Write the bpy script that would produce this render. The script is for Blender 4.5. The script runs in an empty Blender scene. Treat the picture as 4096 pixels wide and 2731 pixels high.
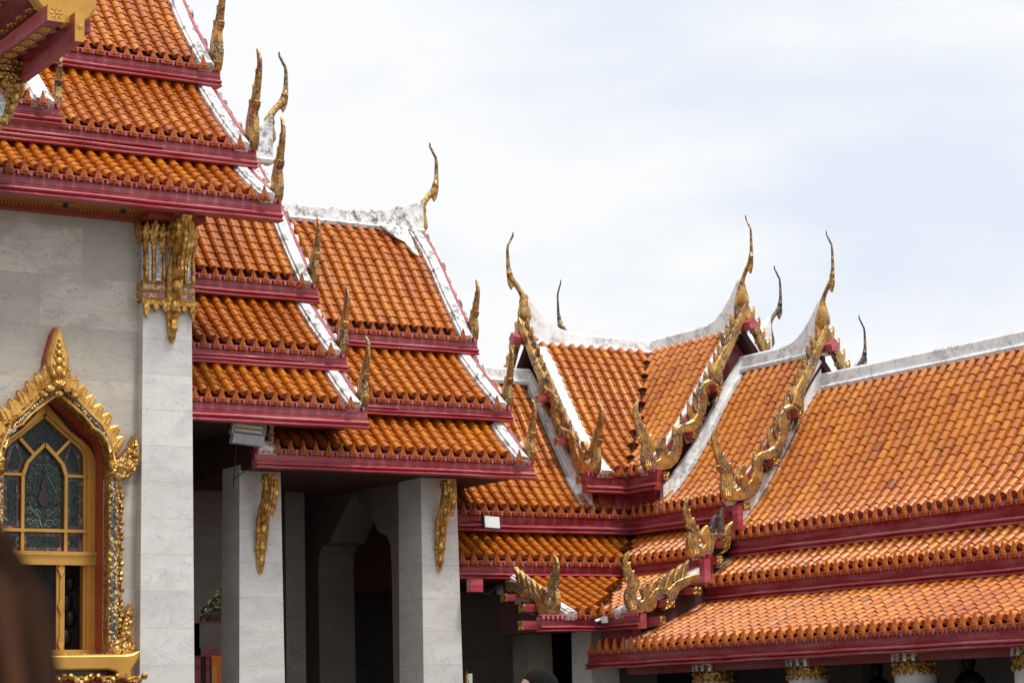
import bpy, math, random
from mathutils import Vector, Matrix
random.seed(7)
SC = bpy.context.scene
COL = SC.collection

# ------------------------------------------------------------------ camera
AZ, ROLL, PITCH, EYE = math.radians(57.75), 0.0253, math.atan(1490 / 9000.0), 1.6
F = Vector((math.cos(AZ), math.sin(AZ), 0)); R = Vector((math.sin(AZ), -math.cos(AZ), 0)); ZZ = Vector((0, 0, 1))
fw = F * math.cos(PITCH) + ZZ * math.sin(PITCH)
up0 = ZZ * math.cos(PITCH) - F * math.sin(PITCH)
cr = R * math.cos(ROLL) - up0 * math.sin(ROLL)
cu = up0 * math.cos(ROLL) + R * math.sin(ROLL)
cam_d = bpy.data.cameras.new('camera'); cam = bpy.data.objects.new('camera', cam_d); COL.objects.link(cam)
M = Matrix((cr, cu, -fw)).transposed().to_4x4(); M.translation = Vector((0, 0, EYE)); cam.matrix_world = M
cam_d.sensor_width = 36; cam_d.lens = 9000 / 4096 * 36
cam_d.clip_start = 0.1; cam_d.clip_end = 3000
cam_d.dof.use_dof = True; cam_d.dof.focus_distance = 30; cam_d.dof.aperture_fstop = 9
SC.camera = cam

# ------------------------------------------------------------------ light
SC.view_settings.view_transform = 'Standard'; SC.view_settings.look = 'None'
SC.view_settings.exposure = 0.0; SC.view_settings.gamma = 1
SUN_DIR = Vector((0.34, -0.75, 0)).normalized(); SUN_EL = math.radians(66)     # where the light comes from
to_sun = SUN_DIR * math.cos(SUN_EL) + ZZ * math.sin(SUN_EL)
sd = bpy.data.lights.new('sun', 'SUN'); sd.energy = 3.3; sd.angle = math.radians(10); sd.color = (1, 0.96, 0.9)
sun = bpy.data.objects.new('sun', sd); COL.objects.link(sun)
sun.rotation_euler = to_sun.to_track_quat('Z', 'Y').to_euler()
W = bpy.data.worlds.new('World'); SC.world = W; W.use_nodes = True
wn, wl = W.node_tree.nodes, W.node_tree.links
wn.clear()
o_ = wn.new('ShaderNodeOutputWorld'); bg = wn.new('ShaderNodeBackground'); bg.inputs[1].default_value = 0.1
sky = wn.new('ShaderNodeTexSky'); sky.sky_type = 'NISHITA'; sky.sun_disc = False
sky.sun_elevation = SUN_EL; sky.sun_rotation = math.atan2(to_sun.x, to_sun.y)
tc = wn.new('ShaderNodeTexCoord'); mp = wn.new('ShaderNodeMapping'); mp.inputs['Scale'].default_value = (2.2, 2.2, 6.5)
mp.inputs['Location'].default_value = (1.3, 0.7, 0.1)
n1 = wn.new('ShaderNodeTexNoise'); n1.inputs['Scale'].default_value = 1.7; n1.inputs['Detail'].default_value = 5; n1.inputs['Roughness'].default_value = 0.52
rp = wn.new('ShaderNodeValToRGB'); rp.color_ramp.elements[0].position = 0.37; rp.color_ramp.elements[1].position = 0.55
rp.color_ramp.elements[0].color = (0.45, 0.45, 0.45, 1); rp.color_ramp.elements[1].color = (1, 1, 1, 1)
mxw = wn.new('ShaderNodeMix'); mxw.data_type = 'RGBA'
mxw.inputs[7].default_value = (9.6, 9.75, 9.95, 1)
sk2 = wn.new('ShaderNodeMix'); sk2.data_type = 'RGBA'; sk2.inputs[0].default_value = 0.85; sk2.inputs[7].default_value = (7.0, 8.2, 9.95, 1)
wl.new(tc.outputs['Generated'], mp.inputs[0]); wl.new(mp.outputs[0], n1.inputs['Vector']); wl.new(n1.outputs[0], rp.inputs[0])
wl.new(rp.outputs[0], mxw.inputs[0]); wl.new(sky.outputs[0], sk2.inputs[6]); wl.new(sk2.outputs[2], mxw.inputs[6])
# an overcast sky is brighter overhead than at the horizon
sx_ = wn.new('ShaderNodeSeparateXYZ'); wl.new(tc.outputs['Generated'], sx_.inputs[0])
mr = wn.new('ShaderNodeMapRange'); mr.inputs[1].default_value = 0.30; mr.inputs[2].default_value = 1.0; mr.inputs[3].default_value = 1.0; mr.inputs[4].default_value = 1.9
wl.new(sx_.outputs[2], mr.inputs[0])
vm = wn.new('ShaderNodeVectorMath'); vm.operation = 'SCALE'; wl.new(mxw.outputs[2], vm.inputs[0]); wl.new(mr.outputs[0], vm.inputs['Scale'])
wl.new(vm.outputs[0], bg.inputs[0]); wl.new(bg.outputs[0], o_.inputs[0])

# ------------------------------------------------------------------ materials
class NT:
    def __init__(s, name):
        s.m = bpy.data.materials.new(name); s.m.use_nodes = True
        s.n, s.l = s.m.node_tree.nodes, s.m.node_tree.links
        s.b = s.n['Principled BSDF']
        s.tc = s.n.new('ShaderNodeTexCoord')
    def link(s, a, b): s.l.new(a, b)
    def mapping(s, scale=(1, 1, 1), src='Object'):
        q = s.n.new('ShaderNodeMapping'); q.inputs['Scale'].default_value = scale
        s.link(s.tc.outputs[src], q.inputs[0]); return q.outputs[0]
    def noise(s, scale, detail=4, rough=0.55, vec=None, dist=0.0):
        q = s.n.new('ShaderNodeTexNoise'); q.inputs['Scale'].default_value = scale; q.inputs['Detail'].default_value = detail
        q.inputs['Roughness'].default_value = rough; q.inputs['Distortion'].default_value = dist
        s.link(vec or s.tc.outputs['Object'], q.inputs['Vector']); return q.outputs[0]
    def voro(s, scale, vec=None, feat='F1', out=0):
        q = s.n.new('ShaderNodeTexVoronoi'); q.feature = feat; q.inputs['Scale'].default_value = scale
        s.link(vec or s.tc.outputs['Object'], q.inputs['Vector']); return q.outputs[out]
    def ramp(s, fac, stops):
        q = s.n.new('ShaderNodeValToRGB'); e = q.color_ramp.elements
        while len(e) < len(stops): e.new(0.5)
        for k, (p, c) in enumerate(stops):
            e[k].position = p; e[k].color = (c, c, c, 1) if isinstance(c, (int, float)) else (*c, 1)
        s.link(fac, q.inputs[0]); return q.outputs[0]
    def mix(s, fac, a, b, mode='MIX'):
        q = s.n.new('ShaderNodeMix'); q.data_type = 'RGBA'; q.blend_type = mode
        for i, v in ((0, fac), (6, a), (7, b)):
            if isinstance(v, (int, float)): q.inputs[i].default_value = v
            elif isinstance(v, tuple): q.inputs[i].default_value = (*v, 1)
            else: s.link(v, q.inputs[i])
        return q.outputs[2]
    def math(s, op, a, b=0.0):
        q = s.n.new('ShaderNodeMath'); q.operation = op
        for i, v in ((0, a), (1, b)):
            if isinstance(v, (int, float)): q.inputs[i].default_value = v
            else: s.link(v, q.inputs[i])
        return q.outputs[0]
    def attr(s, name):
        q = s.n.new('ShaderNodeAttribute'); q.attribute_name = name; return q.outputs['Fac']
    def set(s, **k):
        for a, v in k.items():
            i = s.b.inputs[{'base': 'Base Color', 'rough': 'Roughness', 'metal': 'Metallic', 'spec': 'Specular IOR Level', 'coat': 'Coat Weight', 'coatr': 'Coat Roughness', 'alpha': 'Alpha'}[a]]
            if isinstance(v, tuple): i.default_value = (*v, 1)
            elif isinstance(v, (int, float)): i.default_value = v
            else: s.link(v, i)
        return s
    def bump(s, h, strength=0.3, dist=0.01):
        q = s.n.new('ShaderNodeBump'); q.inputs['Strength'].default_value = strength; q.inputs['Distance'].default_value = dist
        s.link(h, q.inputs['Height']); s.link(q.outputs[0], s.b.inputs['Normal']); return s

def mat_tile(name, cols, dirt=0.5):
    t = NT(name); r = t.attr('rnd'); k = t.attr('kind')
    c = t.ramp(r, cols)
    big = t.noise(0.8, 3); c = t.mix(t.ramp(big, [(0.38, 0.0), (0.68, 0.75)]), c, t.mix(1.0, c, (0.78, 0.60, 0.5), 'MULTIPLY'))
    rain = t.noise(2.2, 6, 0.7, t.mapping((3.5, 3.5, 0.7))); c = t.mix(t.ramp(rain, [(0.52, 0.0), (0.72, 0.55)]), c, (0.15, 0.075, 0.04))
    fine = t.noise(26, 5, 0.65); c = t.mix(t.ramp(fine, [(0.5, 0.0), (0.75, dirt)]), c, (0.13, 0.05, 0.02))
    c = t.mix(t.math('MULTIPLY', k, 0.5), c, (0.17, 0.035, 0.006))  # shade of the gaps put into the colour of pans, rims and steps
    sp = t.voro(7, out=0); c = t.mix(t.ramp(sp, [(0.03, 0.4), (0.05, 0.0)]), c, (0.6, 0.5, 0.42))
    t.set(base=c, rough=t.ramp(t.noise(14, 3), [(0.3, 0.25), (0.75, 0.5)]), spec=0.42)
    return t.bump(t.noise(40, 3), 0.25, 0.004).m
ORANGE = [(0.0, (0.26, 0.058, 0.004)), (0.10, (0.39, 0.098, 0.003)), (0.5, (0.46, 0.130, 0.003)), (0.85, (0.52, 0.162, 0.004)), (1.0, (0.55, 0.20, 0.009))]
ORANGE_SKYLIT = [(0.0, (0.24, 0.075, 0.028)), (0.07, (0.38, 0.085, 0.007)), (0.3, (0.47, 0.130, 0.007)), (0.6, (0.51, 0.158, 0.008)), (0.9, (0.55, 0.195, 0.010)), (1.0, (0.56, 0.235, 0.03))]  # paler for the wing: sky reflection on its slopes put into the colour
M_TILE = mat_tile('glazed_orange_tile', ORANGE); M_TILE2 = mat_tile('glazed_sky_lit_tile', ORANGE_SKYLIT, 0.4)
def mat_antefix():
    t = NT('antefix_glaze'); n = t.noise(9, 4)
    c = t.ramp(n, [(0.3, (0.27, 0.058, 0.004)), (0.6, (0.38, 0.092, 0.005))])
    oi = t.n.new('ShaderNodeObjectInfo')
    c = t.mix(t.math('MULTIPLY', oi.outputs['Random'], 0.55), c, (0.34, 0.075, 0.02))
    return t.set(base=c, rough=0.36, spec=0.35).bump(t.voro(26), 0.6, 0.012).m
M_ANTE = mat_antefix()
def mat_red(name, base, worn):
    t = NT(name); st = t.noise(1.0, 6, 0.65, t.mapping((1.2, 1.2, 9)))
    c = t.mix(t.ramp(st, [(0.42, 0.0), (0.75, worn)]), base, (0.56, 0.24, 0.26))
    d = t.noise(3.0, 6, 0.7); c = t.mix(t.ramp(d, [(0.3, 0.55), (0.46, 0.0)]), c, tuple(v * 0.55 for v in base))
    sp = t.noise(22, 5, 0.7); c = t.mix(t.ramp(sp, [(0.64, 0.0), (0.69, worn)]), c, (0.62, 0.55, 0.52))
    return t.set(base=c, rough=t.ramp(st, [(0.3, 0.24), (0.8, 0.46)])).bump(st, 0.15, 0.006).m
M_RED = mat_red('red_painted_timber', (0.355, 0.034, 0.048), 0.65)
M_RED2 = mat_red('maroon_painted_timber', (0.275, 0.021, 0.030), 0.45)
M_TRIM = mat_red('drip_trim_paint', (0.42, 0.075, 0.09), 0.6)
def mat_plaster(name, mold):
    t = NT(name); a = t.noise(2.3, 8, 0.72); b = t.noise(9, 8, 0.75)
    m = t.math('MULTIPLY', t.ramp(a, [(0.40, 0.0), (0.56, 1.0)]), t.ramp(b, [(0.44, 0.0), (0.56, 1.0)]))
    c = t.mix(t.math('MULTIPLY', m, mold), (0.86, 0.86, 0.85), (0.09, 0.09, 0.085))
    c = t.mix(t.ramp(t.noise(3.5, 5), [(0.45, 0.0), (0.85, 0.45)]), c, (0.60, 0.58, 0.55))
    return t.set(base=c, rough=0.8).bump(b, 0.3, 0.01).m
M_PLA = mat_plaster('mildewed_white_plaster', 0.95); M_PLA2 = mat_plaster('white_plaster', 0.5)
def mat_gold(name, wear, relief=0.0):
    t = NT(name)
    br = t.n.new('ShaderNodeTexBrick'); br.offset = 0.5
    br.inputs['Color1'].default_value = (0, 0, 0, 1); br.inputs['Color2'].default_value = (1, 1, 1, 1); br.inputs['Mortar'].default_value = (0.0, 0.0, 0.0, 1)
    br.inputs['Scale'].default_value = 34; br.inputs['Mortar Size'].default_value = 0.02
    mp = t.n.new('ShaderNodeMapping'); mp.inputs['Rotation'].default_value = (0.9, 0.5, 0.7)
    t.link(t.tc.outputs['Object'], mp.inputs[0]); t.link(mp.outputs[0], br.inputs['Vector'])
    w = t.math('ADD', t.math('MULTIPLY', br.outputs[0], 0.30), t.math('SUBTRACT', t.noise(5.0, 8, 0.75), 0.04))
    w = t.ramp(w, [(wear + 0.0, 1.0), (wear + 0.025, 0.0)])
    g = t.ramp(t.noise(6, 4), [(0.3, (0.42, 0.17, 0.030)), (0.55, (0.72, 0.41, 0.10)), (0.8, (0.84, 0.57, 0.22))])
    c = t.mix(w, g, (0.040, 0.041, 0.047))
    t.set(base=c, metal=t.math('MULTIPLY', t.math('SUBTRACT', 1.0, w), 0.62), rough=t.mix(w, (0.36,) * 3, (0.5,) * 3))
    if relief:
        cv = t.voro(relief, feat='F1'); c2 = t.mix(t.ramp(cv, [(0.36, 0.0), (0.62, 0.62 if relief > 20 else 0.35)]), c, (0.10, 0.035, 0.012)); t.set(base=c2)  # shadows between the carved bumps put into the colour
        t.bump(t.voro(relief, feat='SMOOTH_F1'), 1.0, 0.03)
    else: t.bump(t.noise(30, 4), 0.3, 0.006)
    return t.m
M_GOLDW = mat_gold('worn_gold_leaf', 0.50); M_GOLDM = mat_gold('weathered_gold_leaf', 0.545); M_GOLD = mat_gold('bright_gold_leaf', 0.2)
M_GOLDR = mat_gold('carved_gold_relief', 0.36, 26); M_GOLDB = mat_gold('carved_bright_gold', 0.22, 15); M_DARKTIP = mat_gold('blackened_gold_tip', 0.70); M_HORN = mat_gold('dark_gilt_horn', 0.61); M_FINW = mat_gold('blackened_gold_leaf', 0.565)
def mat_mosaic(name, scale, ca, cb):
    t = NT(name); v = t.voro(scale, feat='DISTANCE_TO_EDGE'); col = t.voro(scale, out=1)
    sep = t.n.new('ShaderNodeSeparateColor'); t.link(col, sep.inputs[0])
    c = t.ramp(sep.outputs[0], [(0.0, ca), (0.45, ca), (0.5, cb), (1.0, cb)])
    c = t.mix(t.ramp(v, [(0.03, 0.8), (0.10, 0.0)]), c, (0.10, 0.08, 0.07))
    return t.set(base=c, rough=0.2, metal=0.25).m
M_MIRROR = mat_mosaic('mirror_mosaic', 34, (0.80, 0.82, 0.83), (0.50, 0.54, 0.57))
M_JEWEL = mat_mosaic('jewelled_gilt_band', 30, (0.76, 0.58, 0.30), (0.07, 0.09, 0.13))
M_PINK = mat_mosaic('rose_mosaic', 30, (0.34, 0.12, 0.13), (0.62, 0.42, 0.16))
def mat_marble(name, bw, bh, tone, var=0.16, vn=0.45):
    t = NT(name)
    sep = t.n.new('ShaderNodeSeparateXYZ'); t.link(t.tc.outputs['Object'], sep.inputs[0])
    cb = t.n.new('ShaderNodeCombineXYZ'); t.link(t.math('ADD', sep.outputs[0], sep.outputs[1]), cb.inputs[0]); t.link(sep.outputs[2], cb.inputs[1])
    br = t.n.new('ShaderNodeTexBrick'); br.inputs['Scale'].default_value = 1; br.inputs['Brick Width'].default_value = bw; br.inputs['Row Height'].default_value = bh
    br.inputs['Mortar Size'].default_value = 0.0055; br.offset = 0.42
    br.inputs['Color1'].default_value = (0.0, 0, 0, 1); br.inputs['Color2'].default_value = (1, 1, 1, 1); br.inputs['Mortar'].default_value = (0.5, 0.5, 0.5, 1)
    t.link(cb.outputs[0], br.inputs['Vector'])
    c = t.mix(t.math('MULTIPLY', br.outputs[0], 1.0), tone, tuple(v * (1 - var) for v in tone))
    vein = t.noise(1.3, 8, 0.6, t.mapping((1.0, 1.0, 1.7)), 1.0)
    c = t.mix(t.ramp(vein, [(0.44, 0.0), (0.62, vn)]), c, tuple(v * 0.66 for v in tone))
    v2 = t.noise(1.7, 8, 0.6, t.mapping((1.0, 1.0, 2.2)), 1.6)
    c = t.mix(t.ramp(v2, [(0.485, 0.0), (0.5, vn), (0.515, 0.0)]), c, (0.30, 0.30, 0.31))
    c = t.mix(t.math('MULTIPLY', br.outputs['Fac'], 0.6), c, tuple(v * k for v, k in zip(tone, (.66, .61, .53))))
    return t.set(base=c, rough=0.36).bump(t.noise(20, 3), 0.06, 0.004).m
M_WALL = mat_marble('grey_marble_blocks', 1.38, 0.66, (0.67, 0.605, 0.515), 0.46, 0.85); M_PIL = mat_marble('pale_marble_blocks', 60.0, 0.465, (0.69, 0.665, 0.625), 0.14, 0.5)
M_INT = mat_marble('shade_toned_marble', 1.2, 0.62, (0.21, 0.172, 0.138))  # marble darkened: shade of the interior put into the colour
def plain(name, base, rough=0.6, metal=0.0, emit=0):
    t = NT(name).set(base=t_(base), rough=rough, metal=metal)
    return t.m
def t_(c): return c
def mat_simple(name, base, rough=0.6, metal=0.0, var=0.25, sc=6):
    t = NT(name); n = t.noise(sc, 5)
    c = t.mix(t.ramp(n, [(0.35, 0.0), (0.7, 1.0)]), base, tuple(v * (1 - var) for v in base))
    return t.set(base=c, rough=rough, metal=metal).m
M_GROUND = mat_simple('courtyard_paving', (0.11, 0.105, 0.095), 0.5)
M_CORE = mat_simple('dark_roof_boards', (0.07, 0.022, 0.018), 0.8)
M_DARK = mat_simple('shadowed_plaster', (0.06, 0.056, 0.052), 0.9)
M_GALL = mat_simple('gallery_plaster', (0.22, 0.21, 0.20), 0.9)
M_REVEAL = mat_simple('oxide_red_reveal', (0.38, 0.055, 0.028), 0.5)
M_BRONZE = mat_simple('dark_bronze', (0.02, 0.018, 0.016), 0.4, 0.6)
M_BRICK = mat_simple('mossy_valley_brick', (0.20, 0.085, 0.045), 0.9, 0, 0.7, 14)
M_FRAMEGOLD = mat_simple('gold_painted_wood', (0.64, 0.33, 0.065), 0.32, 0.5, 0.2, 3)
M_LAMPGREY = mat_simple('grey_lamp_casing', (0.42, 0.42, 0.43), 0.45, 0.1)
M_BLACK = mat_simple('black_plastic', (0.02, 0.02, 0.025), 0.5)
M_LENS = mat_simple('lamp_diffuser', (0.78, 0.80, 0.80), 0.25, 0, 0.05)
M_LED = mat_simple('led_strip', (0.72, 0.66, 0.46), 0.3, 0, 0.3, 60)
M_WHITE = mat_simple('white_plastic', (0.75, 0.75, 0.75), 0.4, 0, 0.05)
M_SKIN = mat_simple('skin', (0.36, 0.19, 0.13), 0.55, 0, 0.15); M_CLOTH = mat_simple('dark_shirt', (0.05, 0.06, 0.08), 0.9)
M_STEEL = mat_simple('steel_wire', (0.16, 0.15, 0.145), 0.6, 0.3)
def mat_hair(name, a, b):
    t = NT(name); n = t.noise(9, 6, 0.7, t.mapping((11, 11, 0.4)))
    return t.set(base=t.ramp(n, [(0.3, a), (0.7, b)]), rough=0.8, spec=0.06).bump(n, 0.6, 0.01).m
M_HAIR = mat_hair('black_hair', (0.004, 0.004, 0.004), (0.014, 0.012, 0.011)); M_HAIR3 = mat_hair('light_brown_strands', (0.02, 0.008, 0.004), (0.085, 0.036, 0.018)); M_HAIR2 = mat_hair('brown_hair', (0.006, 0.003, 0.002), (0.05, 0.02, 0.010))
def mat_glass():
    t = NT('stained_glass'); v = t.voro(17, feat='DISTANCE_TO_EDGE'); w = t.noise(13, 3, 0.5, None, 2.5)
    c = t.ramp(w, [(0.40, (0.010, 0.020, 0.015)), (0.50, (0.018, 0.035, 0.026)), (0.535, (0.09, 0.13, 0.11)), (0.57, (0.015, 0.028, 0.022)), (0.62, (0.07, 0.10, 0.085)), (0.66, (0.01, 0.018, 0.014))])
    c = t.mix(t.ramp(v, [(0.0, 0.7), (0.05, 0.0)]), c, (0.02, 0.015, 0.012))
    return t.set(base=c, rough=0.35, spec=0.3).bump(w, 0.3, 0.006).m
M_GLASS = mat_glass()
def mat_glass_edge():
    t = NT('glass_border'); v = t.voro(24, out=1); sep = t.n.new('ShaderNodeSeparateColor'); t.link(v, sep.inputs[0])
    c = t.ramp(sep.outputs[0], [(0.0, (0.10, 0.035, 0.028)), (0.6, (0.06, 0.025, 0.022)), (0.72, (0.03, 0.05, 0.11)), (0.9, (0.30, 0.22, 0.2)), (1.0, (0.05, 0.02, 0.02))])
    return t.set(base=c, rough=0.25).m
M_GEDGE = mat_glass_edge()
def mat_foliage():
    t = NT('foliage'); return t.set(base=t.ramp(t.noise(5, 5), [(0.3, (0.03, 0.07, 0.02)), (0.7, (0.12, 0.2, 0.06))]), rough=0.7).m
M_LEAF = mat_foliage(); M_BARK = mat_simple('bark', (0.09, 0.065, 0.05), 0.9)

# ------------------------------------------------------------------ mesh helpers
class MB:
    def __init__(s): s.v = []; s.f = []; s.sm = []; s.rnd = []; s.kind = []; s.mi = []
    def add(s, vs, fs, smooth=False, rnd=0.5, kind=0.0, mi=0):
        o = len(s.v); s.v += [tuple(p) for p in vs]
        for f in fs:
            s.f.append([o + i for i in f]); s.sm.append(smooth); s.rnd.append(rnd); s.kind.append(kind); s.mi.append(mi)
    def box(s, lo, hi, mp=None, mi=0):
        x0, y0, z0 = lo; x1, y1, z1 = hi
        p = [(x0, y0, z0), (x1, y0, z0), (x1, y1, z0), (x0, y1, z0), (x0, y0, z1), (x1, y0, z1), (x1, y1, z1), (x0, y1, z1)]
        if mp: p = [mp(*q) for q in p]
        s.add(p, [(0, 3, 2, 1), (4, 5, 6, 7), (0, 1, 5, 4), (1, 2, 6, 5), (2, 3, 7, 6), (3, 0, 4, 7)], mi=mi)
    def prism(s, poly, mp, t0, t1, bevel=0.0, mi=0, smooth=False):
        """poly in (u,w); mp(u,t,w) -> world; front at t0, chamfered by bevel"""
        n = len(poly)
        ar = sum(poly[i][0] * poly[(i + 1) % n][1] - poly[(i + 1) % n][0] * poly[i][1] for i in range(n))
        sg = 1 if ar > 0 else -1
        ins = []
        for i in range(n):
            a, b, c = Vector(poly[i - 1]), Vector(poly[i]), Vector(poly[(i + 1) % n])
            e1, e2 = (b - a), (c - b)
            n1 = Vector((-e1.y, e1.x)); n2 = Vector((-e2.y, e2.x))
            if n1.length > 1e-9: n1.normalize()
            if n2.length > 1e-9: n2.normalize()
            q = (n1 + n2)
            q = q.normalized() if q.length > 1e-6 else n1
            ins.append(tuple(b + q * bevel * sg))
        d = 1 if t1 > t0 else -1
        vs = [mp(u, t0, w) for u, w in ins]
        if bevel: vs += [mp(u, t0 + d * bevel * 0.8, w) for u, w in poly]
        vs += [mp(u, t1, w) for u, w in poly]
        fs = [tuple(range(n))]
        L = 2 if bevel else 1
        for k in range(L):
            fs += [(k * n + i, k * n + (i + 1) % n, (k + 1) * n + (i + 1) % n, (k + 1) * n + i) for i in range(n)]
        fs.append(tuple(L * n + i for i in reversed(range(n))))
        s.add(vs, fs, smooth, mi=mi)
    def sweep(s, rings, closed=True, caps=True, smooth=False, mi=0):
        n = len(rings[0]); vs = [p for r in rings for p in r]; fs = []
        m = n if closed else n - 1
        for k in range(len(rings) - 1):
            fs += [(k * n + i, k * n + (i + 1) % n, (k + 1) * n + (i + 1) % n, (k + 1) * n + i) for i in range(m)]
        if caps: fs += [tuple(range(n)), tuple((len(rings) - 1) * n + i for i in reversed(range(n)))]
        s.add(vs, fs, smooth, mi=mi)
    def tube(s, pts, rad, n=10, smooth=True, mi=0, squash=None):
        pts = [Vector(p) for p in pts]; rings = []
        for i, p in enumerate(pts):
            t = (pts[min(i + 1, len(pts) - 1)] - pts[max(i - 1, 0)]).normalized()
            a = Vector((0, 0, 1)) if abs(t.z) < 0.9 else (Vector((1, 0, 0)) if squash is None else Vector(squash))
            u = t.cross(a).normalized(); w = u.cross(t)
            r = rad[i] if isinstance(rad, (list, tuple)) else rad
            ra, rb = r if isinstance(r, tuple) else (r, r)
            rings.append([p + u * ra * math.cos(2 * math.pi * k / n) + w * rb * math.sin(2 * math.pi * k / n) for k in range(n)])
        s.sweep(rings, smooth=smooth, mi=mi)
    def lathe(s, prof, c, n=20, smooth=True, mi=0):
        rings = [[(c[0] + r * math.cos(2 * math.pi * k / n), c[1] + r * math.sin(2 * math.pi * k / n), z) for k in range(n)] for r, z in prof]
        s.sweep(rings, smooth=smooth, mi=mi)
    def ball(s, c, r, n=10, m=7, mi=0, mp=None):
        rx, ry, rz = r if isinstance(r, tuple) else (r, r, r)
        rings = [[(c[0] + rx * math.sin(math.pi * j / m) * math.cos(2 * math.pi * k / n), c[1] + ry * math.sin(math.pi * j / m) * math.sin(2 * math.pi * k / n), c[2] - rz * math.cos(math.pi * j / m)) for k in range(n)] for j in range(m + 1)]
        if mp: rings = [[mp(*q) for q in r_] for r_ in rings]
        s.sweep(rings, smooth=True, mi=mi)
    def obj(s, name, mats, parent=None, label=None, attrs=False):
        off = Vector(parent_origin(parent)) if parent else Vector((0, 0, 0))
        me = bpy.data.meshes.new(name)
        me.from_pydata([tuple(Vector(p) - off) for p in s.v], [], s.f)
        for m in (mats if isinstance(mats, (list, tuple)) else [mats]): me.materials.append(m)
        me.polygons.foreach_set('use_smooth', s.sm); me.polygons.foreach_set('material_index', s.mi)
        if attrs:
            a = me.attributes.new('rnd', 'FLOAT', 'FACE'); a.data.foreach_set('value', s.rnd)
            a = me.attributes.new('kind', 'FLOAT', 'FACE'); a.data.foreach_set('value', s.kind)
        me.update()
        o = bpy.data.objects.new(name, me); COL.objects.link(o)
        if parent: o.parent = parent; o['_o'] = list(off)
        if label: o['label'] = label
        return o
def parent_origin(p):
    return tuple(p['_o']) if '_o' in p else (0, 0, 0)
def thing(name, label, cat, loc, group=None):
    o = bpy.data.objects.new(name, None); COL.objects.link(o); o.location = loc; o.empty_display_size = 0.2
    o['_o'] = list(loc); o['label'] = label; o['category'] = cat
    if group: o['group'] = group
    return o
def tag(o, label, cat, group=None):
    o['label'] = label; o['category'] = cat
    if group: o['group'] = group
    return o
def place_copy(mesh, name, parent, mat):
    o = bpy.data.objects.new(name, mesh); COL.objects.link(o)
    if parent:
        o.parent = parent; mat = Matrix.Translation(-Vector(parent_origin(parent))) @ mat
    o.matrix_local = mat
    return o

# coordinate maps: a runs along the eave, b runs into the roof, z is up
K = 8.47
PR = lambda a, b, z: (b, a, z)                # cloister wing on the right
PL = lambda a, b, z: (a - K, b + K, z)        # its mirror image on the left of the corner
PH = lambda a, b, z: (a, b, z)                # temple hall and porch
SP = 0.194                                    # tile column spacing

def path_of(prof, step):
    """points along a concave roof profile at equal arc length: (d, h, tangent)"""
    # densify with a smooth curve through the control points
    pts = []
    n = len(prof)
    for i in range(n - 1):
        p0, p1, p2, p3 = prof[max(i - 1, 0)], prof[i], prof[i + 1], prof[min(i + 2, n - 1)]
        for k in range(8):
            t = k / 8
            pts.append(tuple(0.5 * ((2 * p1[c]) + (-p0[c] + p2[c]) * t + (2 * p0[c] - 5 * p1[c] + 4 * p2[c] - p3[c]) * t * t + (-p0[c] + 3 * p1[c] - 3 * p2[c] + p3[c]) * t ** 3) for c in (0, 1)))
    pts.append(prof[-1])
    L = [0]
    for i in range(1, len(pts)): L.append(L[-1] + math.dist(pts[i], pts[i - 1]))
    def at(s):
        if s <= 0:
            d = (pts[1][0] - pts[0][0], pts[1][1] - pts[0][1]); l = math.hypot(*d)
            return (pts[0][0] + d[0] / l * s, pts[0][1] + d[1] / l * s, d[0] / l, d[1] / l)
        for i in range(1, len(pts)):
            if L[i] >= s or i == len(pts) - 1:
                l = L[i] - L[i - 1]; t = min((s - L[i - 1]) / l, 1.0)
                d = ((pts[i][0] - pts[i - 1][0]) / l, (pts[i][1] - pts[i - 1][1]) / l)
                return (pts[i - 1][0] + d[0] * l * t, pts[i - 1][1] + d[1] * l * t, d[0], d[1])
    return at, L[-1]

def prof_h(prof, d):
    for (d0, h0), (d1, h1) in zip(prof, prof[1:]):
        if d <= d1: return h0 + (h1 - h0) * (d - d0) / (d1 - d0)
    (d0, h0), (d1, h1) = prof[-2], prof[-1]
    return h1 + (h1 - h0) / (d1 - d0) * (d - d1)

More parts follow.
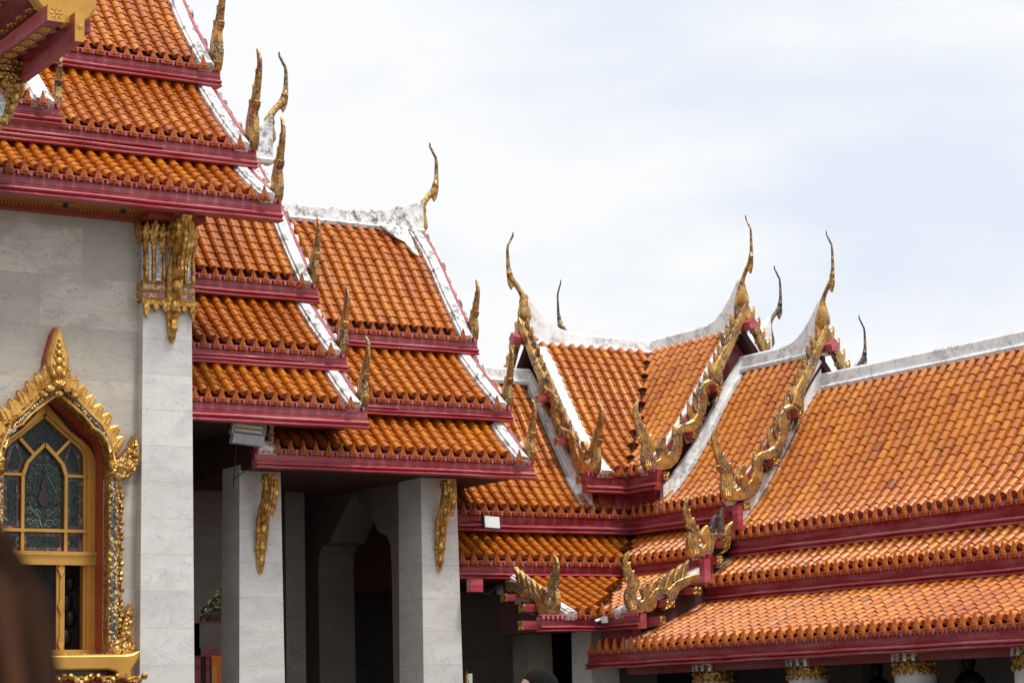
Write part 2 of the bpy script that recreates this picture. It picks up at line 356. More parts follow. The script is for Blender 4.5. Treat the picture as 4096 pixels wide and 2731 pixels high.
def tile_roof(parent, pos, a_list, be, ze, prof, dmax, mat, dlo=lambda a: 0.0, dhi=None, course=0.160, name='tiled_roof', dull=None):
    mb = MB(); at, L = path_of(prof, course); N = 6
    for ai, a0 in enumerate(a_list):
        lo = dlo(a0); hi = dhi(a0) if dhi else dmax
        k = 0; jx = random.uniform(-.004, .004); cr_a = random.random()
        while True:
            s0 = -0.05 + k * course; s1 = s0 + course + 0.03
            k += 1
            if s0 > L: break
            d0, h0, tx, th = at(s0); d1, h1, _, _ = at(min(s1, L))
            if d0 < lo - 0.02: continue
            if d0 > hi - 0.02: break
            nx, nh = -th, tx
            r0, r1 = 0.0575 * random.uniform(.985, 1.015), 0.053
            j = jx + random.uniform(-.005, .005); lift = 0.010 + random.uniform(-.003, .004)
            rr = 0.62 * cr_a + 0.38 * random.random() if random.random() > .05 else random.random()
            if dull and dull(a0): rr = 0.02 * rr
            vs = []
            for (d, h, r, l) in ((d0, h0, r0, lift), (d1, h1, r1, 0.0)):
                for q in range(N + 1):
                    t = -0.40 + (math.pi + 0.80) * q / N
                    aa = a0 + j - r * math.cos(t); up = l + 0.022 + r * 1.05 * math.sin(t)
                    vs.append(pos(aa, be + d + nx * up, ze + h + nh * up))
            mb.add(vs, [(q, q + 1, N + 2 + q, N + 1 + q) for q in range(N)], True, rr, 0)
            # lower rim of the barrel tile, darkened as its shadow line
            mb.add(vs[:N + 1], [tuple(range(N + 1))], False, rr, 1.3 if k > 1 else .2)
            # pan tile between this column and the next one, darkened for gap shade
            rp_ = random.random()
            if dull and dull(a0): rp_ = 0
            e0, e1 = a0 + 0.035, a0 + SP - 0.035
            l0 = 0.018 + random.uniform(-.003, .003)
            d0, h0, tx, th = at(s0 + course * .5 if k > 1 else s0); d1, h1, _, _ = at(min(s1 + course * .5, L))
            q = [pos(e0, be + d0, ze + h0), pos(e1, be + d0, ze + h0),
                 pos(e1, be + d0 + nx * l0, ze + h0 + nh * l0), pos(e0, be + d0 + nx * l0, ze + h0 + nh * l0),
                 pos(e1, be + d1, ze + h1), pos(e0, be + d1, ze + h1)]
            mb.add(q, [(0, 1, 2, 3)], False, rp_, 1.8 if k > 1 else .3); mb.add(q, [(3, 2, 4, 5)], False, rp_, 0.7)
    return mb.obj(name, mat, parent, attrs=True)

# antefix: one leaf-shaped ridge-end tile, shared by every copy
def antefix_mesh():
    mb = MB()
    half = [(0.062, 0.0), (0.064, 0.025), (0.054, 0.06), (0.040, 0.095), (0.026, 0.135), (0.014, 0.175), (0.004, 0.215)]
    poly = half + [(-u, w) for u, w in reversed(half)]
    mb.prism(poly, lambda u, t, w: (u, t, w), -0.022, 0.016, 0.006)
    inner = [(u * 0.70, 0.02 + w * 0.74) for u, w in poly]
    mb.prism(inner, lambda u, t, w: (u, t, w), -0.032, -0.020, 0.008)
    mb.prism([(-0.022, 0.03), (0.022, 0.03), (0.026, 0.05), (0.012, 0.06), (0.018, 0.085), (0.0, 0.125), (-0.018, 0.085), (-0.012, 0.06), (-0.026, 0.05)], lambda u, t, w: (u, t, w), -0.042, -0.030, 0.004)
    me = bpy.data.meshes.new('antefix'); me.from_pydata(mb.v, [], mb.f); me.materials.append(M_ANTE); me.update(); return me
ANTE = antefix_mesh()
def axes(pos):
    o = Vector(pos(0, 0, 0)); return (Vector(pos(1, 0, 0)) - o), (Vector(pos(0, 1, 0)) - o)
def antefixes(parent, pos, a_list, be, ze, prof, tilt=-0.10):
    A, Bv = axes(pos); at, L = path_of(prof, .15); d, h, _, _ = at(-0.055)
    for a in a_list:
        lean = tilt + random.uniform(-.06, .06)
        rot = Matrix((A, Bv, ZZ)).transposed().to_4x4() @ Matrix.Rotation(random.uniform(-.06, .06), 4, 'Z') @ Matrix.Rotation(lean, 4, 'X')
        p = Vector(pos(a + random.uniform(-.005, .005), be + d, ze + h - 0.012))
        sc = random.uniform(.90, .98)
        place_copy(ANTE, 'antefix', parent, Matrix.Translation(p) @ rot @ Matrix.Scale(sc, 4))

FPROF = [(0.0, 0.0), (0.0, -0.40), (0.012, -0.41), (0.012, -0.45), (0.0, -0.46), (0.0, -0.50), (0.014, -0.51), (0.014, -0.55), (0.002, -0.57), (0.02, -0.60), (0.048, -0.65), (0.060, -0.71), (0.052, -0.77), (0.030, -0.81), (0.018, -0.83), (0.040, -0.86), (0.062, -0.91), (0.062, -0.96), (0.045, -1.0), (-0.10, -1.0), (-0.10, 0.0)]
def fascia(parent, pos, a0, a1, be, zt, H, mat=None, miter=False, setb=0.005):
    """moulded eave board; at the inner corner (a1) the profile is mitred"""
    mb = MB(); rings = []
    for end in (0, 1):
        ring = []
        for o, w in FPROF:
            b = be + setb - o; a = a0 if end == 0 else (b + K if miter else a1)
            ring.append(pos(a, b, zt + w * H))
        rings.append(ring)
    # extra rings so that wear and small waviness show
    n = max(2, int(abs(a1 - a0) / 0.6)); full = []
    for i in range(n + 1):
        t = i / n; wob = 0.004 * math.sin(i * 2.1) if 0 < i < n else 0
        full.append([tuple((1 - t) * p + t * q + (wob if c == 2 else 0) for c, (p, q) in enumerate(zip(P0, P1))) for P0, P1 in zip(rings[0], rings[1])])
    mb.sweep(full, True, True, False)
    # scalloped drip trim under the tiles
    st = 0.078; a = min(a0, a1) + 0.03
    tr = MB()
    while a < max(a0, a1) - 0.03:
        w = 0.021; r = [(-w, 0.02), (-w, -0.025), (-w * 0.7, -0.040), (0, -0.047), (w * 0.7, -0.040), (w, -0.025), (w, 0.02)]
        b = be - 0.030
        tr.prism(r, lambda u, t, z, a=a, b=b: pos(a + u, b + t, zt + 0.005 + z), -0.012, 0.012)
        a += st
    aa, ab = min(a0, a1), max(a0, a1)
    tr.box((aa, be - 0.03, zt + 0.012), (ab, be + 0.06, zt + 0.03), pos)
    f = mb.obj('eave_fascia', mat or M_RED, parent)
    tr.obj('drip_trim', M_TRIM, parent)
    return f

def strip(parent, pos, a0, a1, be, ze, prof, dmax, lift, mat, name='verge', d0=-0.04, mould=True):
    """plaster band that follows the roof profile between a0 and a1"""
    mb = MB(); at, L = path_of(prof, .15); rings = []
    n = 14; s = d0; S = []
    # arc length for dmax
    k = 0.0
    while k < L and at(k)[0] < dmax: k += 0.02
    lo, hi = min(a0, a1), max(a0, a1); w = hi - lo
    cs = [(0, -0.05), (0, lift * .6), (.12, lift * .6), (.16, lift), (.84, lift), (.88, lift * .75), (1, lift * .75), (1, -0.05)] if mould else [(0, -0.05), (0, lift), (1, lift), (1, -0.05)]
    for i in range(n + 1):
        d, h, tx, th = at(d0 + (k - d0) * i / n); nx, nh = -th, tx
        rings.append([pos(lo + w * u, be + d + nx * l, ze + h + nh * l) for u, l in cs])
    mb.sweep(rings)
    return mb.obj(name, mat, parent)

def core(parent, pos, a0, a1, tiers, br, zbot, mat=M_CORE, name='roof_boarding', sides=2):
    """closed board-lined body below the tiles: one side, or both sides of the ridge"""
    pts = [(tiers[0][0] + 0.13, zbot)]
    for i, (be, ze, prof, dm) in enumerate(tiers):
        b0 = be + 0.13; pts.append((b0, ze + prof_h(prof, 0.13) - 0.06))
        b1 = tiers[i + 1][0] + 0.13 if i + 1 < len(tiers) else br
        for k in range(1, 7):
            b = b0 + (b1 - b0) * k / 6; pts.append((b, ze + prof_h(prof, b - be) - 0.06))
    if sides == 2: pts += [(2 * br - b, z) for b, z in reversed(pts[:-1])]
    else: pts.append((br, zbot))
    mb = MB(); n = len(pts)
    vs = [pos(a0, b, z) for b, z in pts] + [pos(a1, b, z) for b, z in pts]
    mb.add(vs, [tuple(range(n)), tuple(range(2 * n - 1, n - 1, -1))] + [(i, (i + 1) % n, n + (i + 1) % n, n + i) for i in range(n)])
    return mb.obj(name, mat, parent)

def band(parent, pos, a0, a1, be, ze, prof, d0, d1, hgt, mat=None):
    """white rendered wall rising from a lower roof along a gable"""
    ds = [d0 + (d1 - d0) * i / 10 for i in range(11)]
    poly = [(be + d, ze + prof_h(prof, d) - .02) for d in ds] + [(be + d, ze + prof_h(prof, d) + hgt) for d in reversed(ds)]
    mb = MB(); mb.prism(poly, lambda u, t, w: pos(t, u, w), a0, a1); return mb.obj('rendered_side', mat or M_PLA2, parent)

def shell(parent, pos, a0, a1, tiers):
    """thin boarded overhang that follows the tiers"""
    mb = MB()
    for be, ze, prof, dm in tiers:
        up = [(be + .06 + (dm - .06) * i / 6, ze + prof_h(prof, .06 + (dm - .06) * i / 6) - .05) for i in range(7)]
        poly = up + [(b + .02, z - .12) for b, z in reversed(up)]; n = len(poly)
        mb.add([pos(a, b, z) for a in (a0, a1) for b, z in poly], [tuple(range(n)), tuple(range(2 * n - 1, n - 1, -1))] + [(i, (i + 1) % n, n + (i + 1) % n, n + i) for i in range(n)])
    return mb.obj('overhang_boarding', M_CORE, parent)

def ridge(parent, pos, a0, a1, br, z0, h, flare_at=None, flare=0.55, mat=M_PLA2, flen=1.0):
    mb = MB(); rings = []; n = 24
    for i in range(n + 1):
        a = a0 + (a1 - a0) * i / n
        f = 0
        if flare_at is not None:
            t = max(0, 1 - abs(a - flare_at) / flen); f = flare * t ** 2.2
        cs = [(-.10, -.03), (-.12, .02), (-.10, .05), (-.075, .06), (-.07, h + f - .03), (-.05, h + f), (.05, h + f), (.07, h + f - .03), (.075, .06), (.10, .05), (.12, .02), (.10, -.03)]
        rings.append([pos(a, br + u, z0 + w) for u, w in cs])
    mb.sweep(rings)
    return mb.obj('ridge_cap', mat, parent)

# ------------------------------------------------------------------ ornament outlines (metres, in the plane of the gable)
HEAD1 = [(-0.176,1.081),(-0.193,1.016),(-0.209,0.937),(-0.207,0.858),(-0.156,0.846),(-0.161,0.801),(-0.148,0.733),(-0.121,0.665),(-0.078,0.702),(-0.073,0.618),(-0.042,0.555),(-0.019,0.532),(0.024,0.558),(0.027,0.485),(0.065,0.407),(0.098,0.325),(0.041,0.269),(0.042,0.19),(0.09,0.148),(0.151,0.175),(0.171,0.215),(0.132,0.292),(0.109,0.35),(0.138,0.41),(0.197,0.517),(0.251,0.524),(0.298,0.496),(0.273,0.426),(0.303,0.338),(0.299,0.249),(0.375,0.312),(0.428,0.423),(0.449,0.602),(0.513,0.684),(0.601,0.733),(0.629,0.67),(0.604,0.589),(0.596,0.41),(0.568,0.28),(0.488,0.138),(0.351,0.039),(0.241,0.011),(0.095,-0.012),(-0.019,-0.013),(-0.085,-0.03),(-0.136,0.046),(-0.173,0.152),(-0.161,0.28),(-0.145,0.389),(-0.209,0.435),(-0.23,0.483),(-0.2,0.504),(-0.242,0.63),(-0.279,0.746),(-0.3,0.863),(-0.292,0.942),(-0.256,1.013)]
WAVE1 = [(0.601,0.733),(0.713,0.768),(0.814,0.818),(0.892,0.912),(0.922,1.024),(0.932,1.197),(0.961,1.311),(1.035,1.41),(1.147,1.463),(1.256,1.461),(1.347,1.396),(1.376,1.284),(1.335,1.168),(1.23,1.09),(1.29,1.197),(1.313,1.28),(1.29,1.355),(1.237,1.383),(1.158,1.37),(1.093,1.312),(1.112,1.219),(1.102,1.08),(1.066,0.927),(0.99,0.798),(0.982,0.726),(0.829,0.629),(0.668,0.594),(0.604,0.589)]
BARGE1 = [(1.209,1.464),(1.239,1.592),(1.285,1.722),(1.378,1.855),(1.488,2.015),(1.66,2.295),(1.837,2.60),(1.95,2.78),(1.95,2.50),(1.855,2.36),(1.749,2.173),(1.661,2.001),(1.627,1.947),(1.49,1.735),(1.42,1.603),(1.419,1.438),(1.38,1.284),(1.347,1.396),(1.256,1.461)]
FIN = [(1.617,2.603),(1.577,2.521),(1.56,2.442),(1.569,2.366),(1.621,2.299),(1.733,2.468),(1.671,2.502),(1.65,2.552)]
TIPS1 = [(1.717,2.769),(1.617,2.603),(1.525,2.44),(1.43,2.273),(1.346,2.108),(1.266,1.975),(1.165,1.829),(1.071,1.665),(0.954,1.5),(0.838,1.323),(0.715,1.166),(0.575,0.965),(0.419,0.765)]
LEN1 = [.3, .3, .3, .3, .3, .3, .34, .36, .40, .46, .5, .46, .34]
BARGE3 = [(0.052,0.872),(-0.027,0.816),(-0.063,0.738),(-0.071,0.66),(-0.051,0.567),(-0.026,0.489),(-0.045,0.477),(-0.038,0.435),(0.014,0.412),(0.022,0.381),(-0.028,0.326),(-0.055,0.248),(-0.049,0.155),(-0.018,0.086),(0.022,0.032),(0.06,0.028),(0.217,0.02),(0.322,0.013),(0.39,0.033),(0.45,0.08),(0.472,0.142),(0.478,0.181),(0.524,0.244),(0.584,0.268),(0.661,0.253),(0.698,0.214),(0.74,0.175),(0.713,0.128),(0.624,0.08),(0.517,0.064),(0.603,0.041),(0.682,0.073),(0.763,0.151),(0.826,0.246),(0.888,0.325),(0.978,0.373),(1.078,0.398),(1.167,0.398),(1.277,0.431),(1.291,0.503),(1.304,0.566),(1.224,0.566),(1.085,0.54),(0.935,0.499),(0.825,0.451),(0.755,0.403),(0.704,0.355),(0.674,0.345),(0.597,0.358),(0.5,0.357),(0.431,0.322),(0.371,0.259),(0.32,0.196),(0.334,0.305),(0.357,0.391),(0.339,0.422),(0.301,0.422),(0.251,0.375),(0.211,0.336),(0.229,0.304),(0.255,0.235),(0.243,0.188),(0.194,0.168),(0.147,0.187),(0.116,0.226),(0.118,0.273),(0.154,0.335),(0.184,0.382),(0.188,0.483),(0.15,0.471),(0.132,0.506),(0.115,0.553),(0.112,0.604),(0.078,0.584),(0.053,0.661),(0.053,0.716),(0.011,0.7),(0.009,0.754)]
FINS3 = [((0.521,0.491),(0.382,0.29)),((0.669,0.563),(0.54,0.34)),((0.814,0.633),(0.666,0.34)),((0.959,0.705),(0.816,0.43)),((1.08,0.762),(0.966,0.49))]
BARGE2 = [(-0.189,0.814),(-0.273,0.727),(-0.302,0.638),(-0.287,0.542),(-0.247,0.438),(-0.263,0.406),(-0.25,0.374),(-0.196,0.343),(-0.241,0.237),(-0.255,0.141),(-0.235,0.045),(-0.18,-0.046),(0.01,-0.039),(0.121,-0.029),(0.185,0.028),(0.203,0.101),(0.222,0.166),(0.235,0.223),(0.306,0.232),(0.375,0.193),(0.413,0.153),(0.427,0.121),(0.378,0.047),(0.264,-0.007),(0.335,-0.002),(0.439,0.048),(0.505,0.147),(0.536,0.253),(0.587,0.351),(0.66,0.386),(0.666,0.5),(0.584,0.498),(0.489,0.447),(0.424,0.364),(0.4,0.295),(0.34,0.306),(0.229,0.307),(0.167,0.294),(0.148,0.302),(0.132,0.39),(0.108,0.422),(0.072,0.405),(-0.002,0.323),(-0.024,0.282),(0.042,0.195),(0.055,0.147),(0.007,0.097),(-0.052,0.121),(-0.09,0.168),(-0.082,0.216),(-0.035,0.274),(-0.035,0.362),(-0.048,0.418),(-0.079,0.386),(-0.106,0.466),(-0.123,0.53),(-0.153,0.513),(-0.18,0.577),(-0.187,0.649),(-0.223,0.632),(-0.23,0.696)]
FINS2 = [((0.293,0.589),(0.19,0.28)),((0.421,0.698),(0.36,0.29))]
FLAME = [(-0.176,1.081),(-0.193,1.016),(-0.209,0.937),(-0.207,0.858),(-0.156,0.846),(-0.161,0.801),(-0.148,0.733),(-0.121,0.665),(-0.078,0.702),(-0.073,0.618),(-0.042,0.555),(-0.019,0.532),(0.024,0.558),(0.027,0.485),(0.065,0.407),(0.11,0.325),(0.13,0.2),(0.10,0.08),(0.05,0.0),(-0.085,-0.03),(-0.136,0.046),(-0.173,0.152),(-0.161,0.28),(-0.145,0.389),(-0.209,0.435),(-0.23,0.483),(-0.2,0.504),(-0.242,0.63),(-0.279,0.746),(-0.3,0.863),(-0.292,0.942),(-0.256,1.013)]

def gable_map(pos, ag, b0, z0):
    return lambda u, t, w: pos(ag + t, b0 + u, z0 + w)
def flame_ribs(mb, gm, tf, mi=0, k=1.0, x0=0.0, y0=0.0):
    for dx in (-0.035, 0.0, 0.035):
        mb.tube([gm(x0 + k * u, tf, y0 + k * w) for u, w in [(-0.06 + dx, 0.06), (-0.08 + dx, 0.2), (-0.05 + dx, 0.33), (-0.08 + dx * .9, 0.46), (-0.14 + dx * .8, 0.6), (-0.19 + dx * .6, 0.74), (-0.235 + dx * .4, 0.87)]],
                [.009 * k, .012 * k, .012 * k, .010 * k, .009 * k, .007 * k, .004 * k], 6, True, mi)
    for dx in (-.055, -.01, .035):
        c = gm(x0 + k * (-0.145 + dx), tf - .012, y0 + k * (0.455 - dx * .6)); mb.ball(c, .016 * k, 7, 5, mi)
def beam(parent, pos, a0, a1, b, z, w=.12, h=.12):
    """red timber end with a gilded plate on its face"""
    mb = MB(); mb.box((a0 + .014, b - w / 2, z - h / 2), (a1, b + w / 2, z + h / 2), pos); o = mb.obj('purlin_end', M_RED2, parent)
    mb = MB(); mb.box((a0, b - w / 2 - .004, z - h / 2 - .004), (a0 + .014, b + w / 2 + .004, z + h / 2 + .004), pos); mb.obj('gilt_plate', M_GOLDR, o)
    return o
def fin_poly(tip, base, width):
    tx, tz = tip; bx, bz = base; dx, dz = tx - bx, tz - bz; l = math.hypot(dx, dz); nx, nz = dz / l, -dx / l     # n to the right
    def q(s, k): return (bx + dx * s + nx * k * width, bz + dz * s + nz * k * width)
    return [q(1, 0), q(.82, -.30), q(.6, -.52), q(.3, -.58), q(0, -.42), q(0, .42), q(.35, .42), q(.6, .30), q(.8, .10)]
def gable(parent, pos, ag, b0, z0, kind, br=None, mirror_side=True, thick=0.085):
    """bargeboards with naga head, fins, purlin ends; kind 1 upper, 2 middle, 3 lower"""
    gm0 = gable_map(pos, ag, b0, z0)
    gm = gm0 if kind != 1 else gm0
    tip = {1: 1.1, 2: .83, 3: .88}[kind]
    gmh = lambda u, t, w: gm0(u, t if u > .12 else .5 * thick + (t - .5 * thick) * (1 - .62 * max(0.0, min(1.0, w / tip))), w)
    if kind == 1:
        h = MB(); h.prism(HEAD1, gmh, 0, thick, .010); flame_ribs(h, gmh, .004)
        h.ball(gm(.175, -.012, .33), .035, 8, 6)
        hd = h.obj('naga_finial', M_GOLDW, parent)
        w = MB(); w.prism(WAVE1, gm, -.012, thick + .012, .022); w.obj('naga_body', M_GOLDM, parent)
        b = MB(); b.prism(BARGE1, gm, -.02, thick, .018); bo = b.obj('bargeboard', M_GOLDM, parent)
        for i, ((tx, tz), ln) in enumerate(zip(TIPS1, LEN1)):
            tx += .040; tz -= .062
            ux, uz = (.25, -1) if i > 5 else (.42, -1)
            l = math.hypot(ux, uz); base = (tx + ux / l * ln + .03, tz + uz / l * ln)
            f = MB(); f.prism(fin_poly((tx, tz), base, .145), gm, .02 + .004 * (i % 2), .065 + .004 * (i % 2), .014); f.obj('barge_fin', [M_FINW, M_GOLDW][i % 3 == 1], parent)
        if mirror_side:
            mx = lambda poly: [(2 * (br - b0) - u, w_) for u, w_ in poly]
            b = MB(); b.prism(mx(BARGE1[:9] + BARGE1[9:14]), gm, -.018, thick, .018); b.obj('bargeboard', M_GOLDM, parent)
            for i in range(0, 7):
                tx, tz = TIPS1[i]; tx += .040; tz -= .062; base = (tx + .12 + .03, tz - .29)
                f = MB(); f.prism(mx(fin_poly((tx, tz), base, .145)), gm, .022, .067, .014); f.obj('barge_fin', M_GOLDW, parent)
        # red backing board under the fins and the white plaster side
        back = [(u + .05, w_ - .06) for u, w_ in [(.15, .3), (.45, .62), (.8, 1.1), (1.1, 1.5), (1.4, 2.0), (1.72, 2.6), (1.93, 2.8)]] + [(1.93, 2.45), (1.5, 1.7), (1.1, 1.2), (.6, .5)]
        b = MB(); b.prism(back, gm, .060, .10); b.obj('barge_backing', M_RED2, parent)
        ped = [(.40, .26), (.75, .68), (1.15, 1.20), (1.5, 1.68), (1.95, 2.28)]
        ped = ped + [(2 * (br - b0) - u, w_) for u, w_ in reversed(ped[:-1])]
        b = MB(); b.prism(ped, gm, .50, .54); b.prism([(1.20, 1.25), (1.95, 2.30), (2.70, 1.25)], gm, .38, .42); b.obj('pediment', M_RED2, parent)
        beam(parent, pos, ag - .17, ag + .3, b0 + .14, z0 - .10, .10, .11)
        beam(parent, pos, ag - .17, ag + .3, b0 + .72, z0 + .56, .10, .10)
        beam(parent, pos, ag - .17, ag + .3, b0 + 1.22, z0 + 1.30, .10, .10)
        # ridge beam end, set square on its corner
        zz = z0 + 2.40; bb = b0 + 1.95
        r = MB(); r.prism([(bb - .085, zz), (bb, zz + .085), (bb + .085, zz), (bb + .06, zz - .10), (bb - .06, zz - .10)], lambda u, t, w_: pos(ag + t, u, w_), -.16, .3); r.obj('purlin_end', M_RED, parent)
    elif kind == 2:
        b = MB(); b.prism(BARGE2, gmh, 0, thick, .009); flame_ribs(b, gmh, .004, 0, .86, -.05, -.05); b.obj('naga_finial', M_GOLDW, parent)
        for t, s in FINS2:
            f = MB(); f.prism(fin_poly(t, s, .09), gm, .02, .085, .012); f.obj('barge_fin', M_DARKTIP, parent)
        beam(parent, pos, ag - .18, ag + .3, b0 + .29, z0 + .14, .11, .11)
        beam(parent, pos, ag - .2, ag + .3, b0 + .15, z0 - .10, .10, .12)
    else:
        b = MB(); b.prism(BARGE3, gmh, 0, thick, .009); flame_ribs(b, gmh, .004, 0, .80, .125, 0.02); b.obj('naga_finial', M_GOLDM, parent)
        for t, s in FINS3:
            f = MB(); f.prism(fin_poly(t, s, .09), gm, .02, .085, .012); f.obj('barge_fin', M_GOLDW, parent)
        beam(parent, pos, ag - .2, ag + .35, b0 + .56, z0 + .135, .13, .11)
        beam(parent, pos, ag - .2, ag + .35, b0 + 1.04, z0 + .31, .14, .10)
        beam(parent, pos, ag - .42, ag + .3, b0 + .25, z0 - .12, .10, .12)

CH_PATH = [(0.02,7.825),(0.056,7.902),(0.057,7.98),(0.051,8.069),(0.048,8.173),(0.042,8.262),(0.028,8.325),(-0.019,8.407),(-0.081,8.487),(-0.153,8.552),(-0.204,8.607),(-0.224,8.694),(-0.242,8.794),(-0.246,8.923),(-0.249,9.053),(-0.241,9.145),(-0.189,9.234),(-0.137,9.322),(-0.133,9.382)]
CH_W = [8, 84, 124, 118, 86, 56, 38, 31, 31, 36, 42, 36, 25, 21, 18, 15, 14, 12, 6]
def chofa(parent, posf, zoff=0.0, k=1.0, mat=M_GOLDW, bulb=1.0, zref=7.9, fat=1.15, horn=None):
    """bird-headed apex finial; posf(forward, z) gives the plane, forward is outwards from the gable"""
    p0 = Vector(posf(0, 0)); fwd = (Vector(posf(1, 0)) - p0).normalized(); side = fwd.cross(ZZ)
    rings = []; n = 10
    P = [(-u, z) for u, z in CH_PATH]       # forward positive
    for i, (u, z) in enumerate(P):
        u2, z2 = P[min(i + 1, len(P) - 1)]; u1, z1 = P[max(i - 1, 0)]
        t = Vector((u2 - u1, z2 - z1)).normalized(); nx, nz = t.y, -t.x
        r = CH_W[i] * 0.0010 * (fat if i > 4 else 1.0)
        rb = r * (bulb if 0 < i < 6 else 1.0) * (0.8 if i > 5 else 1.0)
        ctr = Vector(posf(u * k, zref + (z - 7.9) * k + zoff))
        rings.append([ctr + (fwd * nx + ZZ * nz) * (r * k * math.cos(2 * math.pi * q / n)) + side * (rb * k * math.sin(2 * math.pi * q / n)) for q in range(n)])
    mb = MB(); mb.sweep(rings[:12], smooth=True); mb.sweep(rings[11:], smooth=True, mi=1)
    bk = [(0.13, 8.60), (0.20, 8.635), (0.262, 8.60), (0.245, 8.51), (0.195, 8.421), (0.165, 8.47)]
    mb.prism([(u, z) for u, z in bk], lambda u, t, z: Vector(posf(u * k, zref + (z - 7.9) * k + zoff)) + side * t, -.02 * k, .02 * k, .004)
    return mb.obj('apex_finial', [mat, horn or M_HORN], parent)

def frange(a, b, st):
    out = []
    n = int(abs(b - a) / st)
    return [a + (st if b > a else -st) * i for i in range(n + 1)]

# ------------------------------------------------------------------ ground
g = MB(); g.add([(-1500, -1500, 0), (1500, -1500, 0), (1500, 1500, 0), (-1500, 1500, 0)], [(0, 1, 2, 3)])
gr = g.obj('ground', M_GROUND); gr['kind'] = 'structure'

# ------------------------------------------------------------------ cloister: right wing, corner, left wing
T1P = [(0, 0), (.35, .30), (.75, .76), (1.15, 1.33), (1.5, 1.86), (1.85, 2.30)]
T2P = [(0, 0), (.4, .24), (.9, .58), (1.3, .86)]
T3P = [(0, 0), (.6, .24), (1.2, .49), (1.9, .80)]
wing = thing('cloister_wing', 'long low cloister wing with three tiers of orange tiles above round gold-topped columns', 'cloister', (19, 21, 0))
for nm, be, ze, pr, dm, H, amax in (('low', 18.15, 2.45, T3P, 1.62, .235, 26.0), ('mid', 19.6, 3.36, T2P, .72, .245, 26.0), ('top', 20.15, 4.06, T1P, 1.78, .29, 26.0)):
    al = frange(amax, 16.4, SP)
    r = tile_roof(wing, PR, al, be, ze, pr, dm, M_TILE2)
    ants = [a for a in al if {'low': 18.0, 'mid': 18.7, 'top': 19.5}[nm] < a]
    if nm == 'low': ants = [26.78 - .194 * i for i in range(4)] + ants
    antefixes(r, PR, ants, be, ze, pr)
    fascia(r, PR, 15.0, 26.95 if nm == 'low' else 26.12, be, ze - .012, H, M_RED2)
    strip(r, PR, 25.97, 26.22, be, ze, pr, dm, .075, M_PLA2, 'verge', .12, False)
    if nm == 'top': band(wing, PR, 26.03, 26.16, be, ze, pr, .10, 1.80, .34)
core(wing, PR, 14.0, 26.15, [(18.15, 2.45, T3P, 0), (19.6, 3.36, T2P, 0), (20.15, 4.06, T1P, 0)], 22.0, 2.22)
ridge(wing, PR, 14.0, 26.1, 22.0, 6.33, .24)
b = MB(); b.box((26.1, 18.36, 2.44), (26.9, 18.5, 2.76), PR); b.obj('side_panel', M_RED2, wing)
b = MB(); b.box((25.66, 19.95, 4.20), (25.78, 20.05, 4.47), PR); b.box((25.64, 19.93, 4.14), (25.80, 20.07, 4.20), PR); b.obj('corner_post', M_RED, wing)
b = MB(); b.box((25.62, 19.29, 3.42), (25.74, 19.40, 3.71), PR); b.box((25.60, 19.27, 3.37), (25.76, 19.42, 3.42), PR); b.obj('corner_post', M_RED, wing)
def round_column(parent, x, y, ztop):
    c = MB(); c.lathe([(.30, 0), (.30, .12), (.26, .16), (.255, ztop - .24), (.25, ztop + .1)], (x, y), 24); col = c.obj('column', M_PIL, parent)
    c = MB(); c.lathe([(.262, ztop - .235), (.272, ztop - .22), (.266, ztop - .20), (.274, ztop - .185), (.268, ztop - .16), (.276, ztop - .14), (.268, ztop - .12), (.262, ztop - .11), (.27, ztop + .06), (.30, ztop + .13), (.0, ztop + .13)], (x, y), 28)
    cap = c.obj('capital', M_GOLDR, col)
    m = MB()
    for k in range(16):
        t = 2 * math.pi * k / 16; mx, my = math.cos(t), math.sin(t)
        def mp(u, tt, w, mx=mx, my=my): return (x + mx * (.27 + tt) - my * u, y + my * (.27 + tt) + mx * u, ztop + w)
        m.prism([(-.022, -.10), (.022, -.10), (.024, .02), (0, .055), (-.024, .02)], mp, .012, -.01, .004)
    m.obj('mirror_inlay', M_MIRROR, cap)
    l = MB()
    for k in range(20):
        t = 2 * math.pi * k / 20; mx, my = math.cos(t), math.sin(t)
        def mp(u, tt, w, mx=mx, my=my): return (x + mx * (.275 + tt) - my * u, y + my * (.275 + tt) + mx * u, ztop + w)
        l.prism([(-.03, -.21), (.03, -.21), (.02, -.25), (0, -.275), (-.02, -.25)], mp, .012, -.01, .004)
        l.prism([(-.03, -.16), (.03, -.16), (.018, -.13), (0, -.105), (-.018, -.13)], mp, .014, -.01, .004)
    l.obj('gilt_leaves', M_GOLDR, cap)
for y in (25.07, 23.03, 20.98, 18.93, 16.9): round_column(wing, 18.95, y, 2.22)
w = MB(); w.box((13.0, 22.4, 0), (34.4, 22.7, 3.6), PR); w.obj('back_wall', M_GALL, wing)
for a in (25.9, 23.85, 21.9, 19.85, 17.9):
    w = MB(); w.box((a - .22, 22.15, 0), (a + .22, 22.4, 2.3), PR); w.obj('wall_pilaster', M_INT, wing)
b = MB(); b.box((13.5, 18.8, 2.12), (26.9, 19.1, 2.24), PR); b.obj('eave_beam', M_RED2, wing)

